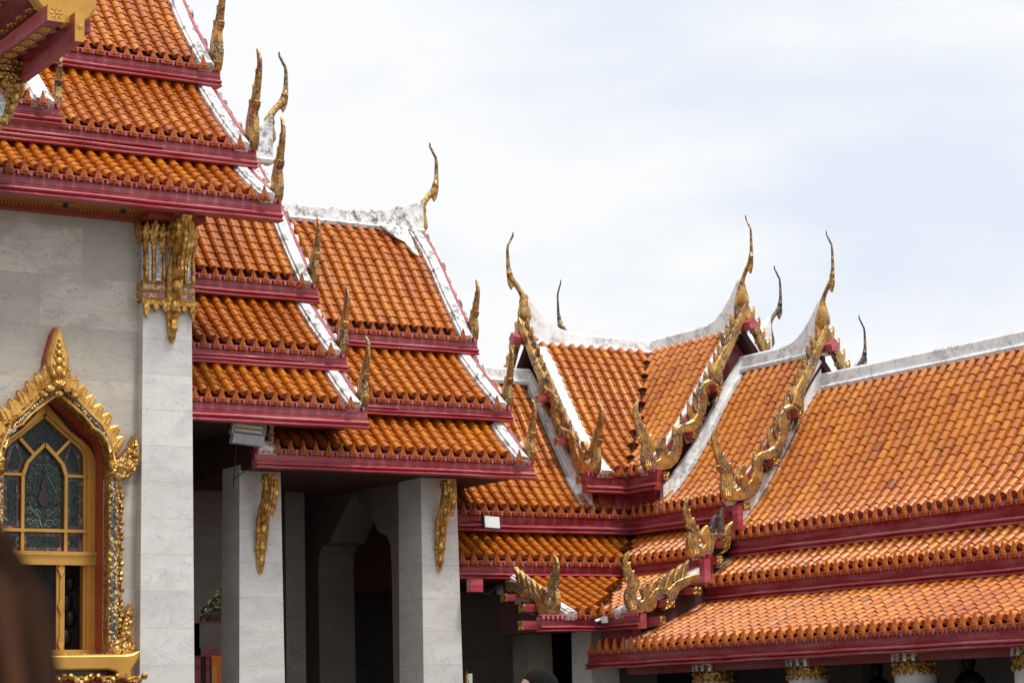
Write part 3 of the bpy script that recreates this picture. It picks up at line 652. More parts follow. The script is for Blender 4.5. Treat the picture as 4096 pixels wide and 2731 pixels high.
corner = thing('cloister_corner', 'cloister corner where two tiled roofs meet in a valley between three gilded naga gables', 'pavilion', (20, 28.5, 0))
def wing_pair(be, ze, pr, dm, a_end_r, a_end_l, H, fend_r, fend_l, dhi=None, ants=99, valley=1.7, dullr=None):
    ac = be + K
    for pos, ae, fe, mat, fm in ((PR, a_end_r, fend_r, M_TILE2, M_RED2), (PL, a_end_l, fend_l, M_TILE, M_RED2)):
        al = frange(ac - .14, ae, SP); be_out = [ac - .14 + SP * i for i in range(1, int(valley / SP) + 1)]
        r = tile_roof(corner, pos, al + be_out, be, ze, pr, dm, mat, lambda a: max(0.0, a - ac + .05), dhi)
        antefixes(r, pos, al[:ants], be, ze, pr)
        fascia(r, pos, fe, ac, be, ze - .012, H, fm, True)
# lowest, middle and upper tiers of the corner
wing_pair(18.15, 2.95, T3P, 1.62, 26.12, 26.12, .21, 25.62, 25.62)
wing_pair(19.6, 3.80, T2P, .72, 26.2, 25.15, .24, 25.95, 25.05)
wing_pair(20.15, 4.59, T1P, 1.78, 26.2, 25.1, .285, 26.15, 25.05, dhi=lambda a: 1.78 if a < 27.8 else .26, valley=.3)
# the raised roof over the corner
wing_pair(20.05, 5.23, T1P, 1.82, 28.10, 28.14, .30, 27.74, 27.74, valley=1.9)
for pos in (PR, PL):
    core(corner, pos, 26.0, 28.2, [(18.15, 2.95, T3P, 0)], 19.9, 2.76, sides=1)
    core(corner, pos, 26.42 if pos is PR else 25.08, 34.6, [(19.6, 3.80, T2P, 0), (20.15, 4.59, T1P, 0)], 22.0, 3.53)
    core(corner, pos, 28.38, 33.0, [(20.05, 5.23, T1P, 0)], 22.0, 4.7, M_RED2)
    shell(corner, pos, 28.02, 28.38, [(20.05, 5.23, T1P, 1.9)])
    shell(corner, lambda a, b, z, pos=pos: pos(a, 44.0 - b, z), 27.97, 28.38, [(20.05, 5.23, T1P, 1.95)])
    q_ = MB(); q_.box((28.12, 20.26, 4.62), (28.9, 20.7, 5.2), pos); q_.obj('eave_box', M_RED2, corner)
    strip(corner, pos, 27.95, 28.14 if pos is PR else 28.23, 20.05, 5.23, T1P, 1.75, .085, M_PLA2)
    strip(corner, pos, 26.02, 26.2, 18.15, 2.95, T3P, 1.5, .085, M_PLA)
    strip(corner, pos, 27.87 if pos is PR else 27.92, 28.0, 20.15, 4.59, T1P, 1.75, .06, M_PLA2, 'mortar_fillet', .10, False)
    band(corner, pos, 27.93, 28.02, 20.15, 4.59, T1P, .15, 1.80, .27)
    strip(corner, pos, 27.84, 28.80, 20.15, 4.59, T1P, .62, .05, M_PLA2, 'mortar_fillet', .22, False)
    ridge(corner, pos, 27.98, 33.0, 22.0, 7.52, .24, 27.98, .60)
    gable(corner, pos, 27.85, 20.05, 5.23, 1, 22.0)
    chofa(corner, lambda u, z, pos=pos: pos(27.9 - u, 22.0, z), 0.0, bulb=.95, fat=1.45 if pos is PL else 1.2)
    gable(corner, pos, 25.86, 18.15, 2.95, 3)
    # valley of stepped bricks
    for be, ze, pr, dm in ((20.05, 5.23, T1P, 1.8), (19.6, 3.80, T2P, .72), (18.15, 2.95, T3P, 1.62)):
        v = MB(); d = 0.0
        while d < dm:
            h = prof_h(pr, d) + .03
            cx, cy = be + d, be + d + K
            v.box((cx - .055, cy - .055, ze + h - .12), (cx + .05, cy + .05, ze + h), lambda x, y, z: (x, y, z)); d += .075
        if pos is PR: v.obj('valley_bricks', M_BRICK, corner)
shell(corner, lambda a, b, z: PR(a, 44.0 - b, z), 26.05, 26.45, [(20.15, 4.59, T1P, 1.85)])
shell(corner, PR, 26.06, 26.45, [(20.15, 4.59, T1P, 1.9), (19.6, 3.80, T2P, .9)])
strip(corner, PR, 26.0, 26.18, 20.15, 4.59, T1P, 1.75, .085, M_PLA2)
strip(corner, PR, 26.1, 26.3, 19.6, 3.80, T2P, .72, .085, M_PLA)
gable(corner, PR, 25.92, 20.07, 4.59, 1, 22.0)
gable(corner, PR, 25.98, 19.55, 3.80, 2)
chofa(corner, lambda u, z: PR(25.95 - u, 22.0, z), -.64, bulb=.95)
ridge(corner, PR, 26.0, 28.0, 22.0, 6.88, .24, 26.0, .60)
ridge(corner, PL, 25.1, 28.0, 22.0, 6.88, .24)
# far gables of the same crossing, seen over the ridges
ridge(corner, lambda a, b, z: (a, b, z), 22.5, 24.55, 30.47, 7.52, .24, 24.55, .60)
chofa(corner, lambda u, z: (24.6 + u, 30.47, z), -.09, bulb=.4, k=1.0, mat=M_DARKTIP, fat=1.2, horn=M_DARKTIP)
chofa(corner, lambda u, z: (22.0, 33.04 + u, z), -.09, bulb=.4, k=1.0, mat=M_DARKTIP, fat=1.2, horn=M_DARKTIP)
ridge(corner, lambda a, b, z: (a, b, z), 24.5, 26.45, 30.47, 6.88, .24, 26.45, .60)
chofa(corner, lambda u, z: (26.5 + u, 30.47, z), -.84, bulb=.4, mat=M_DARKTIP, fat=1.2, horn=M_DARKTIP)
def pier(parent, x0, x1, y0, y1, z1, mat=None, name='pier', taper=0.012):
    m = MB(); m.sweep([[(x0 - t, y0 - t, z), (x1 + t, y0 - t, z), (x1 + t, y1 + t, z), (x0 - t, y1 + t, z)] for z, t in ((0, taper * 2), (z1, 0))]); return m.obj(name, mat or M_PIL, parent)
pier(corner, 18.38, 18.85, 27.2, 27.7, 2.78); pier(corner, 17.87, 18.28, 28.1, 28.5, 3.55, M_INT)
w = MB(); w.box((18.86, 27.5, 0), (19.75, 27.7, 2.78)); w.obj('side_wall', M_INT, corner)
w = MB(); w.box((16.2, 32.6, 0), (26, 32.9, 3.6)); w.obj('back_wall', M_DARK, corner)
w = MB(); w.box((16.62, 27.6, 3.34), (16.82, 27.72, 3.52)); w.obj('eave_beam', M_RED, corner)

# ------------------------------------------------------------------ temple hall and its stepped porch
hall = thing('temple_hall', 'marble temple hall with three stacked orange roof tiers and a gilded arched window', 'temple', (9, 27, 0))
porch = thing('temple_porch', 'stepped temple porch with six orange roof tiers carried on square marble pillars', 'porch', (15, 28.5, 0))
def flame_end(parent, a, be, ze, k, mat=None):
    mb = MB(); gm = lambda u, t, w: PH(a + .045 + (t - .045) * (1 - .72 * max(0, min(1, w / 1.1))), be + .04 + u * k * .80, ze + w * k * .97)
    mb.prism(FLAME, gm, 0.0, .09, .010)
    mb2 = MB(); flame_ribs(mb, gm, .09); flame_ribs(mb, gm, 0.0)
    return mb.obj('hang_finial', mat or M_GOLDM, parent)
FINM = {}
def side_fins(parent, a, be, ze, pr, d0, d1):
    """red edge boards of a gable seen from behind, with dark caps"""
    at, L = path_of(pr, .15); s = 0.0
    bd = MB(); rings = []
    ds = [d0 + (d1 - d0) * i / 8 for i in range(9)]
    for d in ds:
        h = prof_h(pr, d); rings.append([PH(a, be + d, ze + h - .12), PH(a + .05, be + d, ze + h - .12), PH(a + .05, be + d - .03, ze + h + .08), PH(a, be + d - .03, ze + h + .08)])
    bd.sweep(rings); bo = bd.obj('bargeboard', M_RED2, parent)
    d = d0 + .12
    while d < d1:
        h = prof_h(pr, d); tx, tz = d - .01, h + .110
        f = MB(); f.prism(fin_poly((tx, tz), (d + .07, h - .05), .17), lambda u, t, w: PH(a + t, be + u, ze + w), .052, .10, .008); f.obj('barge_fin', M_PLA if int(d * 50) % 3 else M_DARKTIP, bo)
        d += .16
def hall_tier(parent, be, ze, pr, dm, a0, a1, H, vw=.22, fk=1.0, mat=M_TILE, fend=.13, a_vis=None, pipe=None, dull=None, d_verge=None):
    al = frange(a1 - vw - .10, a0, SP)
    r = tile_roof(parent, PH, [a for a in al], be, ze, pr, dm, mat, dull=dull)
    antefixes(r, PH, [a for a in al if a > (a_vis if a_vis is not None else a0)], be, ze, pr)
    fascia(r, PH, a0, a1 + fend, be, ze - .012, H)
    strip(r, PH, a1 - vw + .02, a1, be, ze, pr, d_verge or dm + .05, .10, M_PLA)
    antefixes(r, PH, [a1 - vw + .06], be - .05, ze - .01, pr)
    side_fins(r, a1 + .005, be, ze, pr, .15, (d_verge or dm) - .05)
    flame_end(r, a1 + .03, be, ze, fk)
    if pipe:
        p = MB(); z = ze - H * .55; p.tube([PH(a0, be - .03, z), PH(pipe, be - .03, z)], .020, 8)
        for q in frange(pipe - .03, a0, .62): p.tube([PH(q, be - .03, z), PH(q + .03, be - .03, z)], .026, 8)
        p.obj('rain_pipe', M_RED, r)
    return r
M1 = [(0, 0), (.5, .52), (1, 1.12), (2.3, 2.9)]; M2 = [(0, 0), (.45, .37), (.9, .78), (1.5, 1.36)]; M3 = [(0, 0), (.5, .31), (1.1, .74)]
hall_tier(hall, 28.1, 10.68, M1, 2.2, 8.0, 12.85, .26, fk=1.35, d_verge=2.2)
hall_tier(hall, 26.95, 9.26, M2, 1.22, 8.0, 12.85, .27, fk=1.30, pipe=11.6)
hall_tier(hall, 26.2, 8.39, M3, .86, 8.0, 12.85, .285, fk=1.05)
shell(hall, PH, 11.95, 12.83, [(26.2, 8.39, M3, .95), (26.95, 9.26, M2, 1.3), (28.1, 10.68, M1, 2.25)])
core(hall, PH, 3.0, 11.95, [(26.2, 8.39, M3, 0), (26.95, 9.26, M2, 0), (28.1, 10.68, M1, 0)], 30.35, 8.13)
S2A = [(0, 0), (.5, .62), (1, 1.28), (2.0, 2.35)]; S2B = [(0, 0), (.5, .42), (1.1, .98)]; S2C = [(0, 0), (.4, .32), (.9, .78)]
hall_tier(porch, 28.38, 7.76, S2A, 1.9, 11.95, 14.5, .255, fk=.93, d_verge=1.9)
hall_tier(porch, 27.53, 6.62, S2B, .92, 11.95, 14.5, .24, fk=.93, pipe=13.95)
hall_tier(porch, 26.95, 5.80, S2C, .66, 11.95, 14.5, .29, fk=.93)
core(porch, PH, 11.9, 14.48, [(26.95, 5.80, S2C, 0), (27.53, 6.62, S2B, 0), (28.38, 7.76, S2A, 0)], 30.35, 5.53)
S3A = [(0, 0), (.5, .66), (.85, 1.16), (1.2, 1.60), (1.6, 2.0)]; S3B = [(0, 0), (.5, .41), (1.1, .95)]; S3C = [(0, 0), (.4, .32), (.9, .78)]
hall_tier(porch, 28.8, 7.23, S3A, 1.44, 14.1, 17.42, .235, fk=.86, d_verge=1.5, a_vis=14.6)
hall_tier(porch, 27.87, 6.07, S3B, 1.0, 14.1, 17.42, .21, fk=.86, pipe=15.6, a_vis=14.7)
r3 = hall_tier(porch, 27.3, 5.2, S3C, .62, 13.36, 17.42, .24, fk=.86)
core(porch, PH, 13.15, 17.4, [(27.3, 5.2, S3C, 0), (27.87, 6.07, S3B, 0), (28.8, 7.23, S3A, 0)], 30.35, 4.975)
strip(r3, PH, 13.14, 13.42, 27.3, 5.2, S3C, .62, .08, M_PLA)
fascia(r3, PH, 13.10, 13.36, 27.3, 5.188, .24)
flame_end(r3, 13.28, 27.3, 5.2, .5)
ridge(porch, PH, 13.5, 17.5, 30.35, 9.17, .25, 17.5, .30, M_PLA, 1.5)
ridge(porch, PH, 12.9, 14.86, 30.35, 10.03, .25, 14.86, .50, M_PLA, 1.2)
c3 = chofa(porch, lambda u, z: PH(17.55 + u, 30.35, z), 0, k=1.0, zref=9.19, bulb=.6, mat=M_GOLDW, fat=1.6)
c2 = chofa(porch, lambda u, z: PH(14.88 + u, 30.35, z), 0, k=1.0, zref=10.33, bulb=.6, mat=M_GOLDM, fat=1.7)
# gusset of white plaster where ridge and verge meet
b = MB(); b.prism([(16.62, 9.17), (17.1, 9.17), (17.1, 8.65), (17.02, 8.72), (16.95, 8.9), (16.8, 8.98)], lambda u, t, w: PH(u, 30.20 - (9.17 - w) * .70 + t, w), -.10, -.03); b.obj('verge', M_PLA, porch)
# pillars
def square_pillar(parent, x0, x1, y0, z1, d=.62):
    m = MB(); rings = []
    for z, t in ((0, .06), (z1 + .1, 0)): rings.append([(x0 - t, y0 - t, z), (x1 + t * .6, y0 - t, z), (x1 + t * .6, y0 + d, z), (x0 - t, y0 + d, z)])
    m.sweep(rings); return m.obj('pillar', M_PIL, parent)
square_pillar(porch, 13.135, 13.755, 27.87, 4.95, .55); square_pillar(porch, 15.985, 16.57, 27.87, 4.95, .66)
BRK = [(.0, 0.0), (-.05, .01), (-.075, .12), (-.07, .30), (-.12, .40), (-.10, .52), (-.17, .66), (-.15, .78), (-.24, .86), (-.27, 1.02), (-.32, 1.15), (-.42, 1.26), (-.50, 1.34), (-.55, 1.45), (-.50, 1.52), (-.53, 1.60), (-.24, 1.62), (-.22, 1.52), (-.27, 1.40), (-.21, 1.28), (-.16, 1.12), (-.11, .98), (0, .93)]
def bracket(parent, x, y, z0, k):
    mb = MB(); mp = lambda u, t, w: (x + t * (.42 + .58 * min(1, w / .6)), y + u * k, z0 + w * k)
    mb.prism(BRK, mp, -.068 * k, .068 * k, .014)
    for sx in (-.066 * k, .066 * k):
        mb.tube([(x + sx * (.42 + .58 * min(1, w / .6)), y + u * k, z0 + w * k) for u, w in ((-.03, .06), (-.04, .3), (-.08, .55), (-.12, .8), (-.2, 1.05), (-.33, 1.28), (-.45, 1.42), (-.4, 1.55))], [.02 * k, .035 * k, .045 * k, .05 * k, .045 * k, .045 * k, .05 * k, .03 * k], 8)
        for u, w, r in ((-.06, .42, .05), (-.10, .68, .055), (-.42, 1.36, .06), (-.3, 1.5, .05)): mb.ball((x + sx, y + u * k, z0 + w * k), r * k, 8, 6)
    for u, w, r in ((-.09, .2, .035), (-.12, .45, .045), (-.18, .72, .045), (-.3, 1.05, .045), (-.5, 1.36, .05)):
        mb.ball((x, y + u * k, z0 + w * k), (.06 * k, r * k, .09 * k), 8, 6)
    for dx in (-.035, .02, .055):
        mb.tube([(x + dx * k, y + u * k, z0 + w * k) for u, w in ((-.56, 1.5), (-.56, 1.3), (-.48, 1.1), (-.42, .95), (-.44, .88))], [.02 * k, .03 * k, .025 * k, .018 * k, .006 * k], 6)
    return mb.obj('eave_bracket', M_GOLDB, parent)
bracket(hall, 11.64, 26.75, 6.47, 1.0); bracket(porch, 13.42, 27.86, 3.57, .83); bracket(porch, 16.24, 27.86, 3.63, .80)
# front wall of the hall with its pointed opening
ARCH = [(10.09, 5.69), (10.265, 5.553), (10.423, 5.426), (10.518, 5.325), (10.534, 5.29), (10.62, 5.25), (10.677, 5.20), (10.741, 5.094), (10.768, 4.98), (10.774, 4.85), (10.774, 2.40)]
XC = 10.09
def mir(p): return [(2 * XC - u, w) for u, w in p]
w = MB(); mpw = lambda u, t, z: (u, t, z)
right = ARCH + [(XC, 2.40), (XC, 0), (11.95, 0), (11.95, 8.14), (XC, 8.14)]
left = mir(ARCH) + [(XC, 2.40), (XC, 0), (3.0, 0), (3.0, 8.14), (XC, 8.14)]
w.prism(right, mpw, 26.9, 27.3); w.prism(left, mpw, 26.9, 27.3); w.obj('wall', M_WALL, hall)
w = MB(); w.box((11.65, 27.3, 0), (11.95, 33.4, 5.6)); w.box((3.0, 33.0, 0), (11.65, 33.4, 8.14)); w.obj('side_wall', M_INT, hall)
w = MB(); w.sweep([[(11.19, 26.73, 0), (11.965, 26.73, 0), (11.965, 26.95, 0), (11.19, 26.95, 0)], [(11.25, 26.75, 7.0), (11.93, 26.75, 7.0), (11.93, 26.95, 7.0), (11.25, 26.95, 7.0)]]); w.obj('pilaster', M_PIL, hall)
cap = MB(); cap.box((11.245, 26.70, 6.98), (11.935, 26.95, 8.02)); capo = cap.obj('capital', M_GOLDR, hall)
c = MB()
for x in (11.30, 11.44, 11.58, 11.75, 11.87): c.prism([(-.045, -.24), (.045, -.24), (.045, .22), (0, .31), (-.045, .22)], lambda u, t, z, x=x: (x + u, 26.70 + t, 7.50 + z), -.012, .02, .004)
for y in (26.78, 26.9): c.prism([(-.04, -.24), (.04, -.24), (.04, .22), (0, .31), (-.04, .22)], lambda u, t, z, y=y: (11.245 + t, y + u, 7.50 + z), -.012, .02, .004)
c.obj('mirror_panels', M_MIRROR, capo)
c = MB()
for x in (11.27, 11.37, 11.51, 11.665, 11.81, 11.92):
    c.tube([(x, 26.69, 7.22), (x, 26.675, 7.4), (x, 26.69, 7.6), (x, 26.675, 7.82)], [.024, .03, .024, .03], 7)
    for z in (7.3, 7.38, 7.46, 7.54, 7.62, 7.7): c.ball((x, 26.67, z), (.03, .02, .022), 7, 5)
LEAF = [(0, .20), (-.022, .135), (-.055, .10), (-.04, .075), (-.065, .03), (-.045, -.02), (-.05, -.07), (0, -.11), (.05, -.07), (.045, -.02), (.065, .03), (.04, .075), (.055, .10), (.022, .135)]
for i, x in enumerate([11.25, 11.365, 11.48, 11.595, 11.71, 11.825, 11.93]):
    for dz, k, yy in ((0, 1.15 if i % 2 else .85, 26.655), (-.13, .62, 26.665), (-.19, .4, 26.668)):
        c.prism([(u * k, w * k) for u, w in LEAF], lambda u, t, z, x=x, dz=dz, yy=yy: (x + u, yy + t - max(z, 0) * .28, 7.86 + dz + z), -.012, .03, .007)
for i, y in enumerate((26.76, 26.87)):
    c.prism(LEAF, lambda u, t, z, y=y: (11.225 + t - max(z, 0) * .3, y + u, 7.88 + z), -.012, .03, .007)
for i, x in enumerate([11.27, 11.40, 11.53, 11.665, 11.80, 11.92]):
    k = 1.35 if i in (0, 5) else .8
    c.prism([(-.066, .05), (.066, .05), (.06, -.01), (.035, -.05), (.05, -.07 * k), (.02, -.11 * k), (0, -.16 * k), (-.02, -.11 * k), (-.05, -.07 * k), (-.035, -.05), (-.06, -.01)], lambda u, t, z, x=x: (x + u, 26.685 + t, 6.97 + z), -.016, .03, .007)
    for e in (-.05, .05): c.ball((x + e, 26.665, 6.95), (.022, .016, .022), 7, 5)
c.obj('gilt_leaves', M_GOLDB, capo)
c = MB(); c.box((11.225, 26.675, 7.03), (11.945, 26.95, 7.115)); c.box((11.225, 26.675, 7.135), (11.945, 26.95, 7.215)); c.obj('rose_band', M_PINK, capo)
c = MB()
for z in (7.02, 7.125, 7.225):
    c.tube([(11.23, 26.668, z), (11.94, 26.668, z)], .014, 6); c.tube([(11.222, 26.67, z), (11.222, 26.93, z)], .014, 6)
c.obj('gilt_bead', M_GOLD, capo)
c = MB(); c.box((3, 26.78, 8.05), (11.98, 26.9, 8.16)); c.box((11.2, 26.45, 8.04), (12.0, 26.9, 8.13)); c.box((11.5, 26.3, 8.06), (11.8, 26.7, 8.12)); co = c.obj('cornice', M_REVEAL, hall)
c = MB()
for i in range(60): c.ball((11.25 - i * .05, 26.765, 8.115), (.016, .012, .013), 6, 4)
c.obj('gilt_bead', M_GOLD, co)
c = MB(); c.box((3, 26.3, 8.126), (11.9, 26.78, 8.132)); c.obj('soffit', mat_simple('ochre_soffit', (0.42, 0.15, 0.02), .5), hall)
for x in (10.10, 10.88):
    c = MB(); c.lathe([(.0, 8.06), (.035, 8.06), (.04, 8.13)], (x, 26.52), 12); d = c.obj('downlight', M_BLACK, hall)
    c = MB()
    for q in range(8):
        t = q * math.pi / 4; c.prism([(0, .13), (-.03, .07), (0, .03), (.03, .07)], lambda u, tt, z, t=t: (x + math.cos(t) * z * 1.2 - math.sin(t) * u, 26.52 + math.sin(t) * z + math.cos(t) * u, 8.118 + tt), -.006, .006)
    c.obj('gilt_flower', M_GOLD, d)

# window: reveal, gilt casing, leaded panes, carved surround
full = ARCH + list(reversed(mir(ARCH)))
rv = MB(); n = len(full)
sh_ = lambda u, z: (XC + (u - XC) * .994, z - .004)
rv.add([(sh_(u, z)[0], 26.895, sh_(u, z)[1]) for u, z in full] + [(sh_(u, z)[0], 27.28, sh_(u, z)[1]) for u, z in full], [(i, i + 1, n + i + 1, n + i) for i in range(n - 1)])
window = rv.obj('window', M_REVEAL, hall)
CO = [(10.10, 5.66), (10.42, 5.318), (10.60, 5.19), (10.69, 5.115), (10.745, 5.03), (10.775, 4.93), (10.775, 4.785), (10.775, 2.42)]
GL = [(10.10, 5.47), (10.388, 5.229), (10.53, 5.125), (10.60, 5.045), (10.621, 4.96), (10.623, 4.759), (10.627, 2.55)]
XG = 10.10
mg = lambda p: [(2 * XG - u, w_) for u, w_ in p]
def frame_strip(mb, outer, inner, y0, y1):
    for o, i in ((outer, inner), (mg(outer), mg(inner))):
        poly = o + list(reversed(i)); mb.prism(poly, mpw, y0, y1, .012)
cs = MB(); frame_strip(cs, CO, [(10.10, 5.52), (10.40, 5.27), (10.55, 5.16), (10.63, 5.06), (10.66, 4.97), (10.66, 4.77), (10.66, 2.50)], 27.14, 27.3)
frame_strip(cs, [(u + .015, w_ + .015) for u, w_ in [(10.10, 5.50), (10.40, 5.25), (10.55, 5.14), (10.63, 5.05), (10.655, 4.96), (10.655, 4.77), (10.655, 2.50)]], GL, 27.19, 27.3)
cs.box((9.40, 27.11, 3.60), (10.80, 27.22, 3.76)); cs.box((9.40, 27.09, 3.72), (10.82, 27.2, 3.77)); cs.box((9.4, 27.1, 2.42), (10.8, 27.3, 2.54))
cs.obj('window_frame', M_FRAMEGOLD, window)
bars = MB()
def bar(p, q, wd=.04, y=27.17):
    p, q = Vector((p[0], y, p[1])), Vector((q[0], y, q[1])); t = (q - p).normalized(); nrm = t.cross(Vector((0, 1, 0))) * wd / 2
    bars.sweep([[p - nrm, p + nrm, p + nrm + Vector((0, .06, 0)), p - nrm + Vector((0, .06, 0))], [q - nrm, q + nrm, q + nrm + Vector((0, .06, 0)), q - nrm + Vector((0, .06, 0))]])
for s in (1, -1):
    m = lambda x: XG + s * (x - XG)
    bar((m(10.385), 4.73), (m(10.385), 3.75), y=27.172); bar((m(10.385), 4.735), (m(10.65), 4.735), .036, 27.169); bar((m(10.236), 4.985), (m(10.43), 5.19), .04, 27.167)
    bar((XG, 5.13), (m(10.236), 4.995), .045, 27.165); bar((m(10.236), 4.995), (m(10.335), 4.885), .045, 27.164); bar((m(10.335), 4.885), (m(10.385), 4.73), .045, 27.163)
bar((9.5, 4.035), (10.68, 4.035), .04, 27.16)
bars.obj('glazing_bars', M_FRAMEGOLD, window)
gl = MB(); gp = GL[:6] + [(10.625, 3.70), (XG, 3.70)]
gl.prism(GL[:6] + [(10.625, 3.70)] + list(reversed(mg(GL[1:6] + [(10.625, 3.70)]))), mpw, 27.235, 27.26); gl.obj('stained_glass', M_GLASS, window)
ge = MB()
def edge(poly, wd=.05):
    cx = sum(p[0] for p in poly) / len(poly); cz = sum(p[1] for p in poly) / len(poly)
    n = len(poly)
    ins = []
    for x, z in poly:
        f = max(.35, 1 - wd * 1.3 / max(.02, min(abs(x - cx), abs(z - cz))))
        ins.append((cx + (x - cx) * (1 - wd / max(abs(x - cx), .06)), cz + (z - cz) * (1 - wd / max(abs(z - cz), .06))))
    for i in range(n):
        p, q, u, v = poly[i], poly[(i + 1) % n], ins[(i + 1) % n], ins[i]
        ge.add([(a[0], 27.228, a[1]) for a in (p, q, u, v)], [(0, 1, 2, 3)])
for s in (1, -1):
    m = lambda x: XG + s * (x - XG)
    for poly in ([(m(10.41), 4.71), (m(10.62), 4.71), (m(10.62), 4.06), (m(10.41), 4.06)], [(m(10.41), 4.01), (m(10.62), 4.01), (m(10.62), 3.78), (m(10.41), 3.78)], [(m(10.41), 4.75), (m(10.36), 4.89), (m(10.45), 5.16), (m(10.57), 5.05), (m(10.62), 4.75)]):
        edge(poly, .045)
edge([(10.36, 4.01), (10.36, 3.78), (9.84, 3.78), (9.84, 4.01)], .045)
ge.obj('glass_border', M_GEDGE, window)
def scroll(mb, x, z, r, turns=1.4, sgn=1, y=27.228, th=.007):
    pts = []
    for i in range(22):
        t = i / 21; a = turns * 2 * math.pi * t; rr = r * (1 - .8 * t)
        pts.append((x + sgn * rr * math.cos(a), y, z + rr * math.sin(a)))
    mb.tube(pts, [th * (1 - .5 * i / 21) for i in range(22)], 5)
sc = MB()
for s in (1, -1):
    for dx, z, r in ((.08, 4.12, .06), (.17, 4.14, .05), (.07, 4.26, .045), (.17, 4.28, .05), (.18, 4.42, .045), (.19, 4.55, .04), (.08, 4.72, .05), (.17, 4.68, .045), (.06, 4.84, .045), (.14, 4.8, .035), (.05, 4.95, .03)):
        scroll(sc, XG + s * dx, z, r, sgn=s)
    for z in (4.15, 4.4, 4.62):
        sc.tube([(XG + s * .46, 27.228, z), (XG + s * .515, 27.228, z + .05), (XG + s * .57, 27.228, z)], .011, 5)
    sc.tube([(XG + s * .02, 27.228, 4.09), (XG + s * .05, 27.228, 4.2), (XG + s * .16, 27.228, 4.3), (XG + s * .2, 27.228, 4.45), (XG + s * .12, 27.228, 4.62), (XG + s * .05, 27.228, 4.75), (XG, 27.228, 4.9)], .008, 5)
sc.obj('glass_scrollwork', mat_simple('pale_glass_scroll', (.21, .27, .24), .3), window)
fg = MB(); fg.prism([(-.03, -.12), (.03, -.12), (.08, -.04), (.06, .05), (.035, .08), (.04, .14), (0, .24), (-.04, .14), (-.035, .08), (-.06, .05), (-.08, -.04)], lambda u, t, z: (XG + u, t, 4.47 + z), 27.216, 27.235, .004); fg.obj('glass_medallion', mat_simple('dark_red_glass', (.05, .02, .018), .3), window)
# lower leaf: lattice shutter, dark opening
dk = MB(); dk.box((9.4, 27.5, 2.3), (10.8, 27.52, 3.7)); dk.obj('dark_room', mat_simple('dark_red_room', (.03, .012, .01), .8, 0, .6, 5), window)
sh = MB(); sh.box((10.26, 27.16, 2.54), (10.37, 27.2, 3.62)); sh.box((10.30, 27.14, 2.54), (10.33, 27.16, 3.62)); sh.obj('shutter', M_FRAMEGOLD, window)
for z in (2.62, 3.08, 3.55):
    d = MB(); d.prism([(0, .12), (-.05, 0), (0, -.12), (.05, 0)], lambda u, t, w_, z=z: (10.315 + u, t, z + w_), 27.125, 27.15, .01); d.obj('shutter_lozenge', M_GOLD, window)
la = MB()
for i in range(17): la.box((9.64 + i * .038, 27.186, 2.54), (9.645 + i * .038, 27.192, 3.62))
for i in range(29): la.box((9.62, 27.182, 2.54 + i * .038), (10.26, 27.186, 2.545 + i * .038))
la.obj('lattice', M_BLACK, window)
cv = MB()
for x, z, r in ((10.5, 2.7, .09), (10.45, 2.9, .08), (10.56, 2.95, .09), (10.5, 3.15, .1), (10.42, 3.35, .08), (10.55, 3.4, .08)): cv.ball((x, 27.45, z), (r, .05, r * 1.2), 10, 7)
cv.obj('carved_shutter', M_BRONZE, window)
# carved surround
su = MB()
AO = [(10.09, 5.95), (10.264, 5.763), (10.39, 5.635), (10.517, 5.505), (10.676, 5.377), (10.772, 5.216), (10.836, 5.038), (10.869, 4.858), (10.88, 4.69)]
for f in (lambda p: p, mir):
    su.prism(f(AO) + list(reversed(f(ARCH[:10] + [(10.774, 4.69)]))), mpw, 26.70, 26.9, .02)
sur = su.obj('window_surround', M_GOLDR, window)
jw = MB()
for f in (1, -1):
    pts = [(.5 * (a[0] + b_[0]), .5 * (a[1] + b_[1])) for a, b_ in zip(AO[:8], ARCH[:8])]
    for (x0, z0), (x1, z1) in zip(pts, pts[1:]):
        for q in range(4):
            t = q / 4; jw.ball((XC + f * (x0 + (x1 - x0) * t - XC), 26.695, z0 + (z1 - z0) * t), .026, 7, 5)
jw.obj('jewel_row', M_JEWEL, sur)
bd = MB()
for f in (1, -1):
    for P_ in (ARCH[:9], [(u - .03, w_ - .03) for u, w_ in AO[:8]]):
        bd.tube([(XC + f * (u - XC + .012), 26.69, w_ + .015) for u, w_ in P_], .020, 7)
bd.obj('gilt_bead', M_GOLD, sur)
TW = [(10.239, 6.108), (10.356, 5.98), (10.474, 5.865), (10.588, 5.742), (10.7, 5.63), (10.818, 5.52), (10.931, 5.359), (11.0, 5.226)]
BW = [(10.19, 5.82), (10.29, 5.71), (10.39, 5.62), (10.49, 5.52), (10.60, 5.42), (10.71, 5.31), (10.79, 5.16), (10.84, 5.02)]
for f in (1, -1):
    for k, (t, b_) in enumerate(zip(TW, BW)):
        poly = fin_poly(t, b_, .175)
        if f < 0: poly = mir(poly)
        fm = MB(); fm.prism(poly, mpw, 26.74 + .004 * (k % 2), 26.86 + .004 * (k % 2), .02)
        for q in (.25, .4, .55, .7):
            cx = b_[0] + (t[0] - b_[0]) * q; cz = b_[1] + (t[1] - b_[1]) * q
            cx = cx if f > 0 else 2 * XC - cx
            for e in (-.03, .03): fm.ball((cx + e, 26.745, cz), (.018, .008, .030), 7, 5)
        fm.obj('surround_fin', M_GOLD, sur)
fi = MB(); FIL = [(10.09, 6.57), (10.04, 6.48), (9.995, 6.32), (9.955, 6.18), (9.95, 6.05), (9.99, 5.95), (10.09, 5.88), (10.19, 5.95), (10.23, 6.05), (10.225, 6.18), (10.185, 6.32), (10.14, 6.48)]
